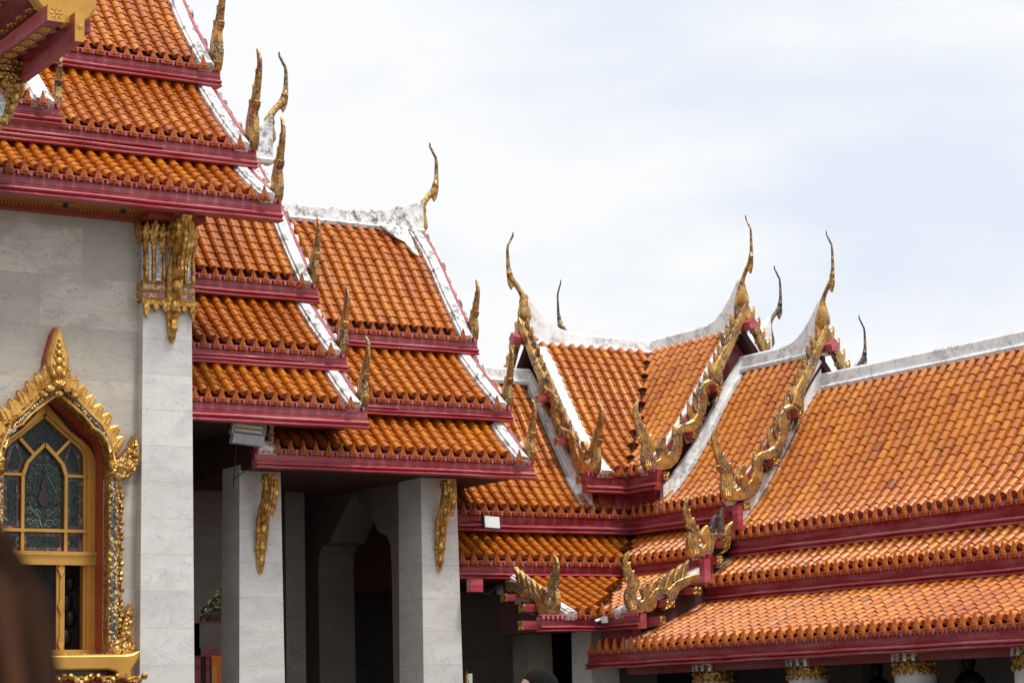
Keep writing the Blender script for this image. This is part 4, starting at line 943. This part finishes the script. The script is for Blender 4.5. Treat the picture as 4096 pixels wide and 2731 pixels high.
fi.prism(FIL, mpw, 26.68, 26.86, .03)
for z, r in ((6.0, .06), (6.12, .055), (6.22, .045), (6.31, .034), (6.39, .024)):
    fi.ball((10.09, 26.672, z), (r, .03, r), 9, 6)
    for e in (-1, 1): fi.ball((10.09 + e * r * 1.1, 26.68, z - .05), (r * .5, .025, r * .7), 7, 5)
fi.obj('surround_finial', M_GOLD, sur)
fb = MB(); fb.prism([(u - (.05 if u < 10.09 else -.05) * 0 - .012, w_ + .004) for u, w_ in FIL], mpw, 26.80, 26.9); fb.obj('surround_backing', M_REVEAL, sur)
kn = MB()
for dx, z, r in ((0, 5.82, .10), (-.12, 5.76, .08), (.12, 5.76, .08), (-.2, 5.68, .06), (.2, 5.68, .06), (0, 5.70, .07)): kn.ball((10.09 + dx, 26.68, z), (r, .06, r * .7), 10, 7)
kn.obj('surround_boss', M_GOLDR, sur)
for f in (1, -1):
    q = (lambda p: p) if f > 0 else mir
    hk = MB(); hk.prism(q([(11.13, 5.24), (11.07, 5.10), (10.99, 5.00), (10.92, 4.93), (10.86, 4.90), (10.80, 4.93), (10.77, 4.86), (10.79, 4.72), (10.90, 4.645), (11.03, 4.67), (11.13, 4.77), (11.18, 4.92), (11.17, 5.08)]), mpw, 26.67, 26.88, .025)
    for x, z, r in ((11.03, 4.82, .07), (10.92, 4.80, .06), (11.1, 4.98, .045), (11.12, 5.1, .03)): hk.ball((XC + f * (x - XC), 26.665, z), (r, .03, r), 9, 6)
    hk.obj('surround_scroll', M_GOLDR, sur)
    cl = MB(); cl.prism(q([(10.78, 4.70), (10.955, 4.68), (10.95, 4.60), (10.93, 4.55), (10.925, 2.44), (10.78, 2.44)]), mpw, 26.72, 26.9, .012); clo = cl.obj('colonnette', M_GOLDR, sur)
    jb = MB(); z = 2.55
    while z < 4.62:
        for e, dz in ((.035, 0), (.085, .045)): jb.prism([(0, .042), (.034, 0), (0, -.042), (-.034, 0)], lambda u, t, w_, z=z, e=e, dz=dz: (XC + f * (10.785 + e - XC) + u, t, z + dz + w_), 26.704, 26.73, .008)
        z += .09
    jb.obj('mirror_lozenge', M_JEWEL, clo)
    lf = MB(); z = 2.75
    while z < 4.6:
        lf.ball((XC + f * (10.945 + .02 * math.sin(z * 37) - XC), 26.74, z), (.035, .05, .04), 7, 5); z += .065
    lf.obj('gilt_leaves', M_GOLDR, clo)
    bf = MB(); bf.prism(q([(11.10, 3.10), (11.03, 3.02), (10.975, 2.9), (10.95, 2.78), (10.90, 2.64), (10.80, 2.60), (10.77, 2.46), (10.88, 2.40), (11.08, 2.42), (11.13, 2.52), (11.10, 2.62), (11.085, 2.8)]), mpw, 26.66, 26.88, .025)
    for x, z, r in ((10.87, 2.5, .07), (11.0, 2.52, .08), (11.03, 2.7, .05), (11.05, 2.85, .035)): bf.ball((XC + f * (x - XC), 26.66, z), (r, .03, r), 9, 6)
    bf.obj('surround_foot', M_GOLDR, sur)
sl = MB(); sl.prism([(9.0, 2.45), (10.90, 2.45), (11.02, 2.465), (11.115, 2.50), (11.10, 2.41), (11.05, 2.33), (11.0, 2.26), (11.0, 2.20), (11.04, 2.15), (10.95, 2.13), (10.86, 2.17), (10.80, 2.25), (10.70, 2.275), (9.0, 2.275)], mpw, 26.50, 26.9, .02); sl.box((9.0, 26.53, 2.40), (11.0, 26.9, 2.466))
slo = sl.obj('window_sill', M_FRAMEGOLD, window)
sd_ = MB()
for i in range(40): sd_.ball((11.0 - i * .05, 26.55, 2.45), (.02, .02, .025), 7, 5)
sd_.obj('jewel_row', M_JEWEL, slo)
sw = MB()
for x in (9.6, 10.0, 10.35, 10.7, 11.05):
    for e in (-.13, -.06, 0, .06, .13): sw.ball((x + e, 26.52, 2.17 - (.1 - abs(e)) * .6), (.045, .03, .045), 8, 6)
sw.box((9.0, 26.53, 2.175), (11.12, 26.6, 2.2)); sw.obj('gilt_swag', M_GOLDR, slo)
sb = MB(); sb.box((9.0, 26.62, 1.2), (11.08, 26.9, 2.2)); sb.obj('window_apron', M_REVEAL, window)

# porch interior
w = MB(); w.box((11.95, 28.6, 0), (16.0, 33, .03)); w.obj('floor', M_CORE, porch)
w = MB(); w.box((19.3, 13, 0), (22.4, 34, .03)); w.obj('floor', M_CORE, wing)
w = MB(); w.box((16.62, 28.3, 0), (19.29, 32.6, .03)); w.obj('floor', M_CORE, corner)
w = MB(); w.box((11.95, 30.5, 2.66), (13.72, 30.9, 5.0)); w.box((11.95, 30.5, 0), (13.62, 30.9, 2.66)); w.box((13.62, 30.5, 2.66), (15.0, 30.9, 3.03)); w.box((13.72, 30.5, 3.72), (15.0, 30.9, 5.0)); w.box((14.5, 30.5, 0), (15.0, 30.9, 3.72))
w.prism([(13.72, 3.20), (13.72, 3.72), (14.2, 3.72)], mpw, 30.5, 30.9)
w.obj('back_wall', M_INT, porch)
w = MB(); w.box((15.03, 30.3, 0), (15.35, 32.0, 5.0)); w.obj('pilaster', M_INT, porch)
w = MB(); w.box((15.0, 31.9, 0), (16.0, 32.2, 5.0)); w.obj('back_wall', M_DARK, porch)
OG = [(28.80, 0), (28.80, 3.75), (28.83, 4.10), (28.92, 4.22), (29.19, 4.31), (29.5, 4.66), (29.95, 4.93), (30.26, 4.70), (30.61, 4.42), (30.74, 4.27), (30.98, 4.24), (31.1, 4.10), (31.125, 3.88), (31.125, 0)]
w = MB(); mid = OG[:7]; 
w.prism(mid + [(29.95, 5.0), (28.5, 5.0), (28.5, 0)], lambda u, t, z: (t, u, z), 16.0, 16.62)
w.prism(OG[6:] + [(31.9, 0), (31.9, 5.0), (29.95, 5.0)], lambda u, t, z: (t, u, z), 16.0, 16.62)
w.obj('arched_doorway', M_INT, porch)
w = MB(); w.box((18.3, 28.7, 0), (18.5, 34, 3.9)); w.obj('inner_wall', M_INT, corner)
dr = MB(); dr.box((13.62, 30.46, 0), (13.72, 30.54, 2.66)); dr.box((13.62, 30.46, 2.56), (14.5, 30.54, 2.66)); dr.box((13.80, 30.46, 0), (13.86, 30.54, 2.56)); dro = dr.obj('door_frame', M_RED2, porch)
dr = MB(); dr.box((13.73, 30.47, 0), (13.895, 30.5, 2.55)); dr.obj('door_shade', M_CORE, dro)  # added dark sheet standing for the shadow at the doorway's left
dr = MB(); dr.box((13.90, 30.47, 0), (13.98, 30.56, 2.40)); dr.obj('door_leaf', M_FRAMEGOLD, dro)
fr = MB()
for x, z, r, s in ((13.83, 3.12, .07, 1), (13.95, 3.22, .09, -1), (14.05, 3.12, .07, 1), (14.1, 3.35, .08, -1), (13.93, 3.40, .05, 1), (14.2, 3.2, .09, 1), (14.2, 3.5, .06, 1), (14.35, 3.3, .08, -1), (14.4, 3.55, .07, 1)):
    scroll(fr, x, z, r, 1.5, s, 30.7, .016)
fr.box((13.72, 30.66, 3.03), (15.0, 30.74, 3.07)); fr.tube([(13.73, 30.7, 3.05), (13.75, 30.7, 3.25), (13.95, 30.7, 3.45), (14.15, 30.7, 3.62), (14.4, 30.7, 3.72)], .022, 6)
fr.obj('fretwork', M_RED2, porch)

# ------------------------------------------------------------------ projecting gable in the top left corner
fg_ = thing('gable_porch', 'red gable overhang with gilded beam ends jutting in at the top left corner', 'roof gable', (8.4, 23.5, 0))
def gilt_beam(x0, x1, y0, y1, z0, z1, slope=0.0):
    m = MB(); m.box((x0, y0 + .016, z0), (x1, y1, z1)); o = m.obj('purlin', M_RED, fg_)
    m = MB(); m.box((x0 - .004, y0, z0 - .004), (x1 + .004, y0 + .016, z1 + .004)); pl = m.obj('gilt_plate', M_FRAMEGOLD, o)
    cx, cz = (x0 + x1) / 2, (z0 + z1) / 2; m = MB(); r = (x1 - x0) * .42
    for k in range(8):
        t = k * math.pi / 4
        m.prism([(0, 0), (-r * .22, r * .5), (0, r), (r * .22, r * .5)], lambda u, tt, w_, t=t: (cx + math.cos(t) * u + math.sin(t) * w_, tt, cz - math.sin(t) * u + math.cos(t) * w_), y0 - .008, y0 + .004, .006)
    m.ball((cx, y0 - .004, cz), (r * .25, .012, r * .25), 9, 6)
    m.obj('gilt_rosette', M_GOLD, pl)
    return o
def gilt_flowers(parent, pts):
    for x, y, z in pts:
        m = MB()
        for k in range(7):
            t = k * 2 * math.pi / 7 + x
            m.ball((x + .05 * math.cos(t), y + .075 * math.sin(t), z), (.030, .042, .010), 7, 5)
        m.ball((x, y, z), (.03, .04, .016), 7, 5)
        m.obj('gilt_flower', M_GOLD, parent)
b1 = gilt_beam(8.35, 8.54, 22.5, 25.2, 9.15, 9.325); gilt_flowers(b1, [(8.445, 22.85 + .27 * i, 9.144) for i in range(7)])
b2 = gilt_beam(8.665, 8.765, 22.5, 24.35, 8.96, 9.29)
b3 = gilt_beam(7.75, 7.94, 22.5, 25.2, 9.85, 10.02)
# boarded soffit between the beams, rising towards the ridge
m = MB(); m.add([(8.72, 22.75, 9.30), (8.72, 25.4, 9.30), (5.4, 25.4, 12.47), (5.4, 22.75, 12.47), (8.80, 22.75, 9.36), (8.80, 25.4, 9.36), (5.4, 25.4, 12.64), (5.4, 22.75, 12.64)], [(0, 1, 2, 3), (4, 7, 6, 5), (0, 4, 5, 1), (0, 3, 7, 4), (1, 5, 6, 2), (2, 6, 7, 3)]); so = m.obj('soffit', M_RED2, fg_)
gilt_flowers(so, [(8.6 - .21 * i, 23.1 + .30 * j, 9.30 + .2 * i - .078) for i in range(7) for j in range(7)])
nb = MB(); nb.prism([(8.08, 9.95), (8.13, 9.62), (8.22, 9.46), (8.32, 9.34), (8.45, 9.25), (8.62, 9.17), (8.80, 9.2), (8.90, 9.28), (8.965, 9.40), (8.985, 9.55), (8.96, 9.75), (8.88, 10.0), (8.72, 10.25), (8.3, 10.5), (7.6, 11.1), (6.4, 12.25), (5.4, 13.3), (5.4, 12.7), (6.6, 11.5), (7.5, 10.62), (7.95, 10.15)], mpw, 22.66, 22.80, .03); nb.obj('naga_bargeboard', M_FRAMEGOLD, fg_)
vb = MB(); vb.box((8.86, 22.80, 9.18), (8.96, 22.95, 9.36)); vb.obj('purlin_end', M_RED2, fg_)
gt = MB(); gt.box((5.0, 24.6, 0), (8.15, 24.9, 8.95)); gt.prism([(5.0, 8.95), (8.6, 8.95), (8.6, 9.2), (5.0, 12.6)], mpw, 24.6, 24.9); gt.obj('wall', M_WALL, fg_)
# carved brackets below
m = MB(); m.box((8.0, 24.2, 8.95), (8.66, 24.9, 9.02)); m.box((8.0, 24.16, 9.04), (8.66, 24.9, 9.10)); m.box((8.0, 24.13, 9.11), (8.66, 24.9, 9.15)); ft = m.obj('carved_frieze', M_GOLDR, fg_)
m = MB(); m.prism([(8.72, 9.0), (8.74, 8.85), (8.70, 8.74), (8.64, 8.66), (8.6, 8.52), (8.53, 8.42), (8.40, 8.3), (8.2, 8.3), (8.2, 9.0)], mpw, 24.25, 24.6, .03)
for x, z, r in ((8.66, 8.88, .06), (8.6, 8.74, .06), (8.54, 8.6, .05), (8.5, 8.9, .07), (8.46, 8.46, .05)): m.ball((x, 24.25, z), (r, .05, r * 1.2), 9, 6)
bo = m.obj('carved_bracket', M_GOLDR, fg_)
m = MB(); m.prism([(8.44, 8.80), (8.50, 8.66), (8.47, 8.52), (8.38, 8.42), (8.32, 8.6)], mpw, 24.225, 24.26, .006); m.obj('mirror_panel', M_MIRROR, bo)
# its stepped lower roof with a hanging finial
lr = thing('side_roof', 'short tiled roof step with a gilded finial tucked under the overhanging beams', 'roof', (9.0, 25.3, 9.0))
P0 = [(0, 0), (.4, .34), (.8, .70)]
al = frange(9.12, 7.9, SP); r = tile_roof(lr, PH, al, 25.25, 9.02, P0, .5, M_TILE)
antefixes(r, PH, al, 25.25, 9.02, P0); antefixes(r, PH, [9.28], 25.19, 9.0, P0); fascia(r, PH, 7.6, 9.55, 25.25, 9.008, .25)
strip(r, PH, 9.16, 9.44, 25.25, 9.02, P0, .55, .08, M_PLA); flame_end(r, 9.46, 25.25, 9.02, .62)
b = MB(); b.prism([(25.40, 8.90), (25.40, 8.99), (25.8, 9.32), (25.8, 8.90)], lambda u, t, z: (t, u, z), 7.6, 9.42); b.obj('roof_boarding', M_RED2, lr)

# ------------------------------------------------------------------ fittings
def flood_twin():
    t = thing('flood_light', 'grey twin-row LED flood light hanging under the red porch eave', 'flood light', (12.9, 27.1, 5.4))
    rot = Matrix.Rotation(math.radians(4), 3, 'Y')
    c0 = Vector((12.91, 27.1, 5.385))
    def mp(x, y, z): return c0 + rot @ Vector((x, y - z * .25, z))
    m = MB(); m.box((-.235, .03, -.02), (.235, .10, .145), mp); m.box((-.245, .0, .135), (.245, .11, .15), mp); m.box((-.245, 0, -.02), (-.23, .11, .15), mp); m.box((.23, 0, -.02), (.245, .11, .15), mp); body = m.obj('housing', M_LAMPGREY, t)
    m = MB(); m.box((-.225, -.03, -.15), (.225, .08, -.025), mp); m.obj('driver_box', M_LAMPGREY, t)
    for z in (.03, .09):
        m = MB(); m.prism([(-.20, 0), (-.185, .02), (.185, .02), (.20, 0), (.185, -.02), (-.185, -.02)], lambda u, tt, w_, z=z: mp(u, tt, z + w_), .018, .032, .004); m.obj('led_strip', M_LED, body)
    m = MB()
    for z in (.0, .06, .12):
        for i in range(18): m.box((-.19 + i * .022, .024, z - .006), (-.178 + i * .022, .031, z + .006), mp)
    m.obj('heat_vent', M_BLACK, body)
    m = MB(); m.tube([mp(-.25, .05, .02), mp(-.265, .12, .16), mp(-.2, .2, .22), mp(.2, .2, .22), mp(.262, .12, .16), mp(.25, .05, .02)], .012, 6); m.obj('yoke', M_BLACK, t)
    return t
flood_twin()
def flood_square():
    t = thing('flood_light', 'square flood light with white face and black rim fixed to the maroon eave board', 'flood light', (17.45, 28.4, 4.4))
    c0 = Vector((17.46, 28.35, 4.408)); rot = Matrix.Rotation(math.radians(3), 3, 'Y')
    mp = lambda x, y, z: c0 + rot @ Vector((x, y + z * .18, z))
    m = MB(); m.box((-.145, .004, -.105), (.145, .05, .105), mp); m.box((-.10, .05, -.07), (.10, .09, .07), mp); m.obj('housing', M_BLACK, t)
    m = MB(); m.box((-.128, -.004, -.078), (.128, .006, .092), mp); m.obj('diffuser', M_LENS, t)
    m = MB(); m.tube([mp(-.15, .04, 0), mp(-.16, .2, .02), mp(.16, .2, .02), mp(.15, .04, 0)], .010, 6); m.obj('yoke', M_BLACK, t)
flood_square()
t = thing('security_camera', 'small white security camera on the lowest maroon eave board at the roof corner', 'camera', (18.1, 26.4, 2.87))
m = MB(); m.box((18.04, 26.32, 2.84), (18.09, 26.41, 2.93)); m.obj('mount_box', M_WHITE, t)
m = MB(); m.tube([(18.06, 26.42, 2.90), (18.03, 26.455, 2.885), (17.99, 26.485, 2.872)], [.018, .022, .022], 12); m.obj('housing', M_WHITE, t)
m = MB(); m.tube([(17.995, 26.48, 2.873), (17.975, 26.495, 2.868)], [.019, .017], 12); m.obj('lens', M_BLACK, t)
def cable(pts, label, r=.007):
    m = MB(); m.tube(pts, r, 6); tag(m.obj('cable', M_BLACK), label, 'cable')
cable([(12.78, 27.2, 5.25), (12.80, 27.3, 5.05), (12.9, 27.55, 4.86), (12.96, 27.7, 4.72), (13.0, 27.75, 4.84), (13.1, 27.5, 4.98)], 'thin black cable drooping below the grey twin-row flood light')
cable([(16.64, 28.02, 4.9), (16.63, 28.0, 4.3), (16.64, 28.0, 3.7), (16.63, 28.02, 3.3)], 'black cable running down beside the right-hand square pillar', .008)
cable([(17.9, 26.42, 2.84), (17.95, 26.40, 2.80), (18.08, 26.38, 2.77)], 'black lead hanging from the white security camera', .006)
cable([(19.98, 28.62, 4.86), (20.06, 28.58, 4.6), (20.02, 28.60, 4.3), (19.97, 28.62, 4.15)], 'black wire dropping from the raised corner eave to the board below', .006)
cable([(16.9, 28.0, 3.5), (17.0, 28.0, 3.36), (17.15, 28.0, 3.33), (17.3, 28.0, 3.45)], 'thin loop of wire sagging inside the dark opening beside the pillar', .005)
def spikes(spots, label):
    m = MB()
    for x, y, z in spots: m.tube([(x, y, z), (x + random.uniform(-.01, .01), y, z + .12)], .0025, 4)
    tag(m.obj('bird_spikes', M_STEEL), label, 'bird spikes', 'strips of bird spikes on the naga gables')
spikes([PR(27.58, 20.05 + 1.16 + .02 * i, 5.23 + 1.36) for i in range(7)], 'wire bird spikes on the timber end inside the curl of the tallest right-hand naga')
spikes([PL(25.62, 18.15 + .98 + .03 * i, 2.95 + .365) for i in range(6)], 'wire bird spikes on the upper timber end below the left-hand lowest naga')
spikes([PL(25.62, 18.15 + .50 + .03 * i, 2.95 + .195) for i in range(6)], 'wire bird spikes on the lower timber end below the left-hand lowest naga')
spikes([PR(25.62, 18.15 + .48 + .03 * i, 2.95 + .195) for i in range(6)], 'wire bird spikes under the arched neck of the right-hand lowest naga')
spikes([PR(28.05, 21.75 + .03 * i, 6.9 + .23) for i in range(9)], 'wire bird spikes on the white ridge inside the tallest right-hand gable')
spikes([PR(26.12, 21.75 + .03 * i, 6.3 + .27) for i in range(9)], 'wire bird spikes on the white ridge inside the lower right-hand gable')

# statues in the gallery
def statue(x, y, z0, h, label, group=None, turn=0.0):
    t = thing('statue', label, 'statue', (x, y, z0), group)
    m = MB(); m.lathe([(.30, z0 - .55), (.32, z0 - .5), (.26, z0 - .42), (.24, z0 - .12), (.32, z0 - .06), (.32, z0)], (x, y), 16); m.obj('pedestal', M_BRONZE, t)
    m = MB(); k = h / 1.8
    rings = []
    for z, rx, ry in ((0, .20, .15), (.1, .21, .15), (.5, .19, .13), (.9, .17, .12), (1.1, .19, .13), (1.3, .25, .14), (1.42, .26, .13), (1.48, .18, .11), (1.52, .07, .07), (1.57, .075, .08), (1.64, .10, .11), (1.72, .10, .11), (1.78, .075, .085), (1.81, .045, .05), (1.87, .03, .035), (1.93, .004, .004)):
        rings.append([(x + (rx * math.cos(q * math.pi / 8) * math.cos(turn) - ry * math.sin(q * math.pi / 8) * math.sin(turn)) * k, y + (rx * math.cos(q * math.pi / 8) * math.sin(turn) + ry * math.sin(q * math.pi / 8) * math.cos(turn)) * k, z0 + z * k) for q in range(16)])
    m.sweep(rings, smooth=True)
    for s in (-1, 1):
        dx, dy = math.cos(turn) * s, math.sin(turn) * s
        m.tube([(x + dx * .24 * k, y + dy * .24 * k, z0 + 1.40 * k), (x + dx * .30 * k, y + dy * .30 * k, z0 + 1.1 * k), (x + dx * .29 * k - .05, y + dy * .29 * k, z0 + .8 * k)], [.065 * k, .055 * k, .04 * k], 8)
    m.obj('figure', M_BRONZE, t)
statue(21.2, 24.25, .75, 1.46, 'dark standing statue between the second and third gold-topped columns', turn=1.57)
statue(21.0, 22.2, .75, 1.50, 'dark standing statue to the right of the third gold-topped column', turn=1.57)
statue(18.7, 30.3, .8, 1.65, 'dark standing statue in the black opening left of the inner pier', turn=.8)
# notice plate on the gallery wall
m = MB(); m.box((22.06, 26.95, 1.70), (22.08, 27.22, 1.93)); t = tag(m.obj('notice_plate', M_WHITE), 'small white notice plate with a black border on the dim gallery wall', 'sign')
m = MB(); m.box((22.05, 26.965, 1.715), (22.06, 27.205, 1.915)); m.obj('plate_border', M_BLACK, t)
m = MB(); m.box((22.04, 26.975, 1.725), (22.05, 27.195, 1.905)); m.obj('plate_face', M_LENS, t)
# gilt stand and white card beside the pillar
m = MB(); m.lathe([(.06, 0), (.05, .1), (.018, .2), (.018, 1.9), (.03, 1.95), (.02, 2.02), (.035, 2.06), (.016, 2.12), (.024, 2.16), (.003, 2.25)], (16.88, 28.2), 12); tag(m.obj('gilt_stand', M_GOLD), 'slim gilded post with turned finial at the foot of the right pillar', 'post')
m = MB(); m.box((16.93, 28.3, 1.4), (17.03, 28.32, 2.2)); m.box((16.97, 28.32, 0), (17.0, 28.35, 1.5)); tag(m.obj('notice_board', M_WHITE), 'plain pale card on a stick beside the gilded post', 'board')

# ------------------------------------------------------------------ beyond the porch door
bh = thing('far_building', 'distant building with an orange tiled roof seen through the porch door', 'building', (17, 42, 0))
m = MB(); m.box((14, 42, 0), (24, 46, 1.6)); m.obj('wall', M_GALL, bh)
m = MB(); m.prism([(13.6, 1.5), (24.4, 1.5), (24.4, 1.8), (20.0, 3.0), (17.4, 3.0), (16.9, 1.8)], lambda u, t, z: (u, t, z), 41.5, 46.5)
m.obj('roof', M_TILE, bh)
tr = thing('tree', 'green tree glimpsed through the red fretwork above the porch door', 'tree', (23.0, 50, 0))
m = MB(); m.tube([(23, 50, 0), (23.1, 50, 2), (22.9, 50.1, 4), (23.2, 50, 6)], [.3, .24, .18, .08], 8)
for q in range(6): m.tube([(23, 50, 3 + q * .4), (23 + 1.6 * math.cos(q * 1.1), 50 + 1.6 * math.sin(q * 1.1), 4.2 + q * .5)], [.1, .03], 6)
m.obj('trunk', M_BARK, tr)
m = MB()
for q in range(2600):
    t, ph = random.uniform(0, 6.283), math.acos(random.uniform(-1, 1)); rr = random.random() ** .4
    lump = .75 + .25 * math.sin(3 * t + 2 * ph) + .12 * math.sin(7 * t)
    c0 = Vector((23 + 3.4 * rr * lump * math.sin(ph) * math.cos(t), 50 + 3 * rr * lump * math.sin(ph) * math.sin(t), 4.6 + 2.6 * rr * lump * math.cos(ph)))
    u = Vector((random.gauss(0, 1), random.gauss(0, 1), random.gauss(0, 1))).normalized() * .16; v_ = u.orthogonal().normalized() * .07
    m.add([c0 - u, c0 + v_, c0 + u, c0 - v_], [(0, 1, 2, 3)])
m.obj('crown', M_LEAF, tr)

# ------------------------------------------------------------------ people
def person(x, y, face, eye_z, hair_mat, label, long_hair=False, shirt=None):
    """standing figure grown from a skeleton; face is the heading of the nose in radians"""
    H = eye_z + .11; k = H / 1.75
    t = thing('person', label, 'person', (x, y, 0))
    fx, fy = math.cos(face), math.sin(face); sx, sy = -fy, fx
    P = lambda s, f, z: (x + sx * s * k + fx * f * k, y + sy * s * k + fy * f * k, z * k)
    V_, E_, Rr = [], [], []
    def chain(pts, first=None):
        prev = first
        for (s, f, z, r) in pts:
            V_.append(Vector(P(s, f, z)) - Vector((x, y, 0))); Rr.append(r * k)
            if prev is not None: E_.append((prev, len(V_) - 1))
            prev = len(V_) - 1
        return prev
    pelvis = chain([(0, 0, .95, .15)]); chest = chain([(0, .01, 1.12, .14), (0, 0, 1.30, .155), (0, -.01, 1.42, .10)], pelvis)
    chain([(0, .0, 1.50, .058), (0, .02, 1.56, .06)], chest)
    for s in (-1, 1):
        chain([(s * .10, 0, .86, .105), (s * .11, .01, .50, .07), (s * .11, -.02, .10, .045), (s * .12, .10, .04, .04), (s * .12, .18, .03, .03)], pelvis)
        chain([(s * .19, 0, 1.40, .062), (s * .23, -.02, 1.12, .045), (s * .24, .08, .88, .035), (s * .24, .12, .78, .030)], chest - 0)
    me = bpy.data.meshes.new('body'); me.from_pydata(V_, E_, []); o = bpy.data.objects.new('body', me); COL.objects.link(o); o.parent = t; o['_o'] = [x, y, 0]
    me.materials.append(shirt or M_CLOTH)
    sk = o.modifiers.new('skin', 'SKIN'); sb = o.modifiers.new('sub', 'SUBSURF'); sb.levels = 2; sb.render_levels = 2; sk.use_smooth_shade = True
    for i, r in enumerate(Rr): me.skin_vertices[0].data[i].radius = (r, r)
    me.skin_vertices[0].data[0].use_root = True
    # head with features
    hd = MB(); c = Vector(P(0, .03, 1.635))
    def hp(dx, dy, dz):
        return (c.x + (sx * dx + fx * dy) * k, c.y + (sy * dx + fy * dy) * k, c.z + dz * k)
    rings = []
    for j in range(13):
        ph = math.pi * j / 12; z = -.118 * math.cos(ph); r = math.sin(ph)
        wd = .076 * r * (1 if z > -.03 else 1 - .30 * (-.03 - z) / .09); dp = .096 * r
        rings.append([hp(wd * math.cos(q * math.pi / 10), dp * math.sin(q * math.pi / 10) + (.012 if z < -.04 else 0), z) for q in range(20)])
    hd.sweep(rings, smooth=True)
    hd.tube([hp(0, .088, .02), hp(0, .108, -.015), hp(0, .112, -.03), hp(0, .095, -.038)], [.008, .012, .015, .008], 8)
    for s in (-1, 1): hd.ball(hp(s * .078, -.005, -.01), (.012, .02, .03), 8, 6)
    hd.tube([hp(-.022, .094, -.062), hp(0, .1, -.06), hp(.022, .094, -.062)], [.004, .008, .004], 6)
    ho = hd.obj('head', M_SKIN, t)
    ey = MB()
    for s in (-1, 1): ey.ball(hp(s * .031, .084, .012), .011, 8, 6)
    ey.obj('eyes', M_BLACK, ho)
    hr = MB(); rings = []
    for j in range(9):
        ph = math.pi * .60 * j / 8; z = .130 * math.cos(ph); r = math.sin(ph)
        rings.append([hp(.087 * r * math.cos(q * math.pi / 12) * (1 + .02 * math.sin(q * 5 + j)), (.108 if math.sin(q * math.pi / 12) < .35 else .100 - .045 * max(0, j - 4) / 4) * r * math.sin(q * math.pi / 12) - .008, z) for q in range(24)])
    hr.sweep(rings, smooth=True)
    if long_hair:
        n = 110; hs = MB()
        for q in range(n):
            hr_ = hs if random.random() < .25 else hr
            t0 = math.pi * (.95 + 1.1 * q / n); a, b_ = math.cos(t0), math.sin(t0); rr = random.uniform(.95, 1.08)
            hr_.tube([hp(.05 * a, .06 * b_, .115), hp(.084 * a * rr, .104 * b_ * rr, .05), hp(.100 * a * rr, .115 * b_ * rr, -.06), hp(.112 * a * rr, .12 * b_ * rr, -.18), hp(.12 * a * rr, .12 * b_ * rr, -.32), hp(.11 * a, .115 * b_, -.42)], [.012, .014, .014, .013, .011, .004], 6)
    hair = hr.obj('hair', hair_mat, ho)
    if long_hair: hs.obj('hair_strands', M_HAIR3, hair)
person(6.53, 10.12, 2.75, 1.716, M_HAIR, 'person with short black hair walking by, only the crown showing below the eaves')
person(.365, 1.26, 1.3, 1.625, M_HAIR2, 'person with long brown hair standing very close at the lower left edge', True)
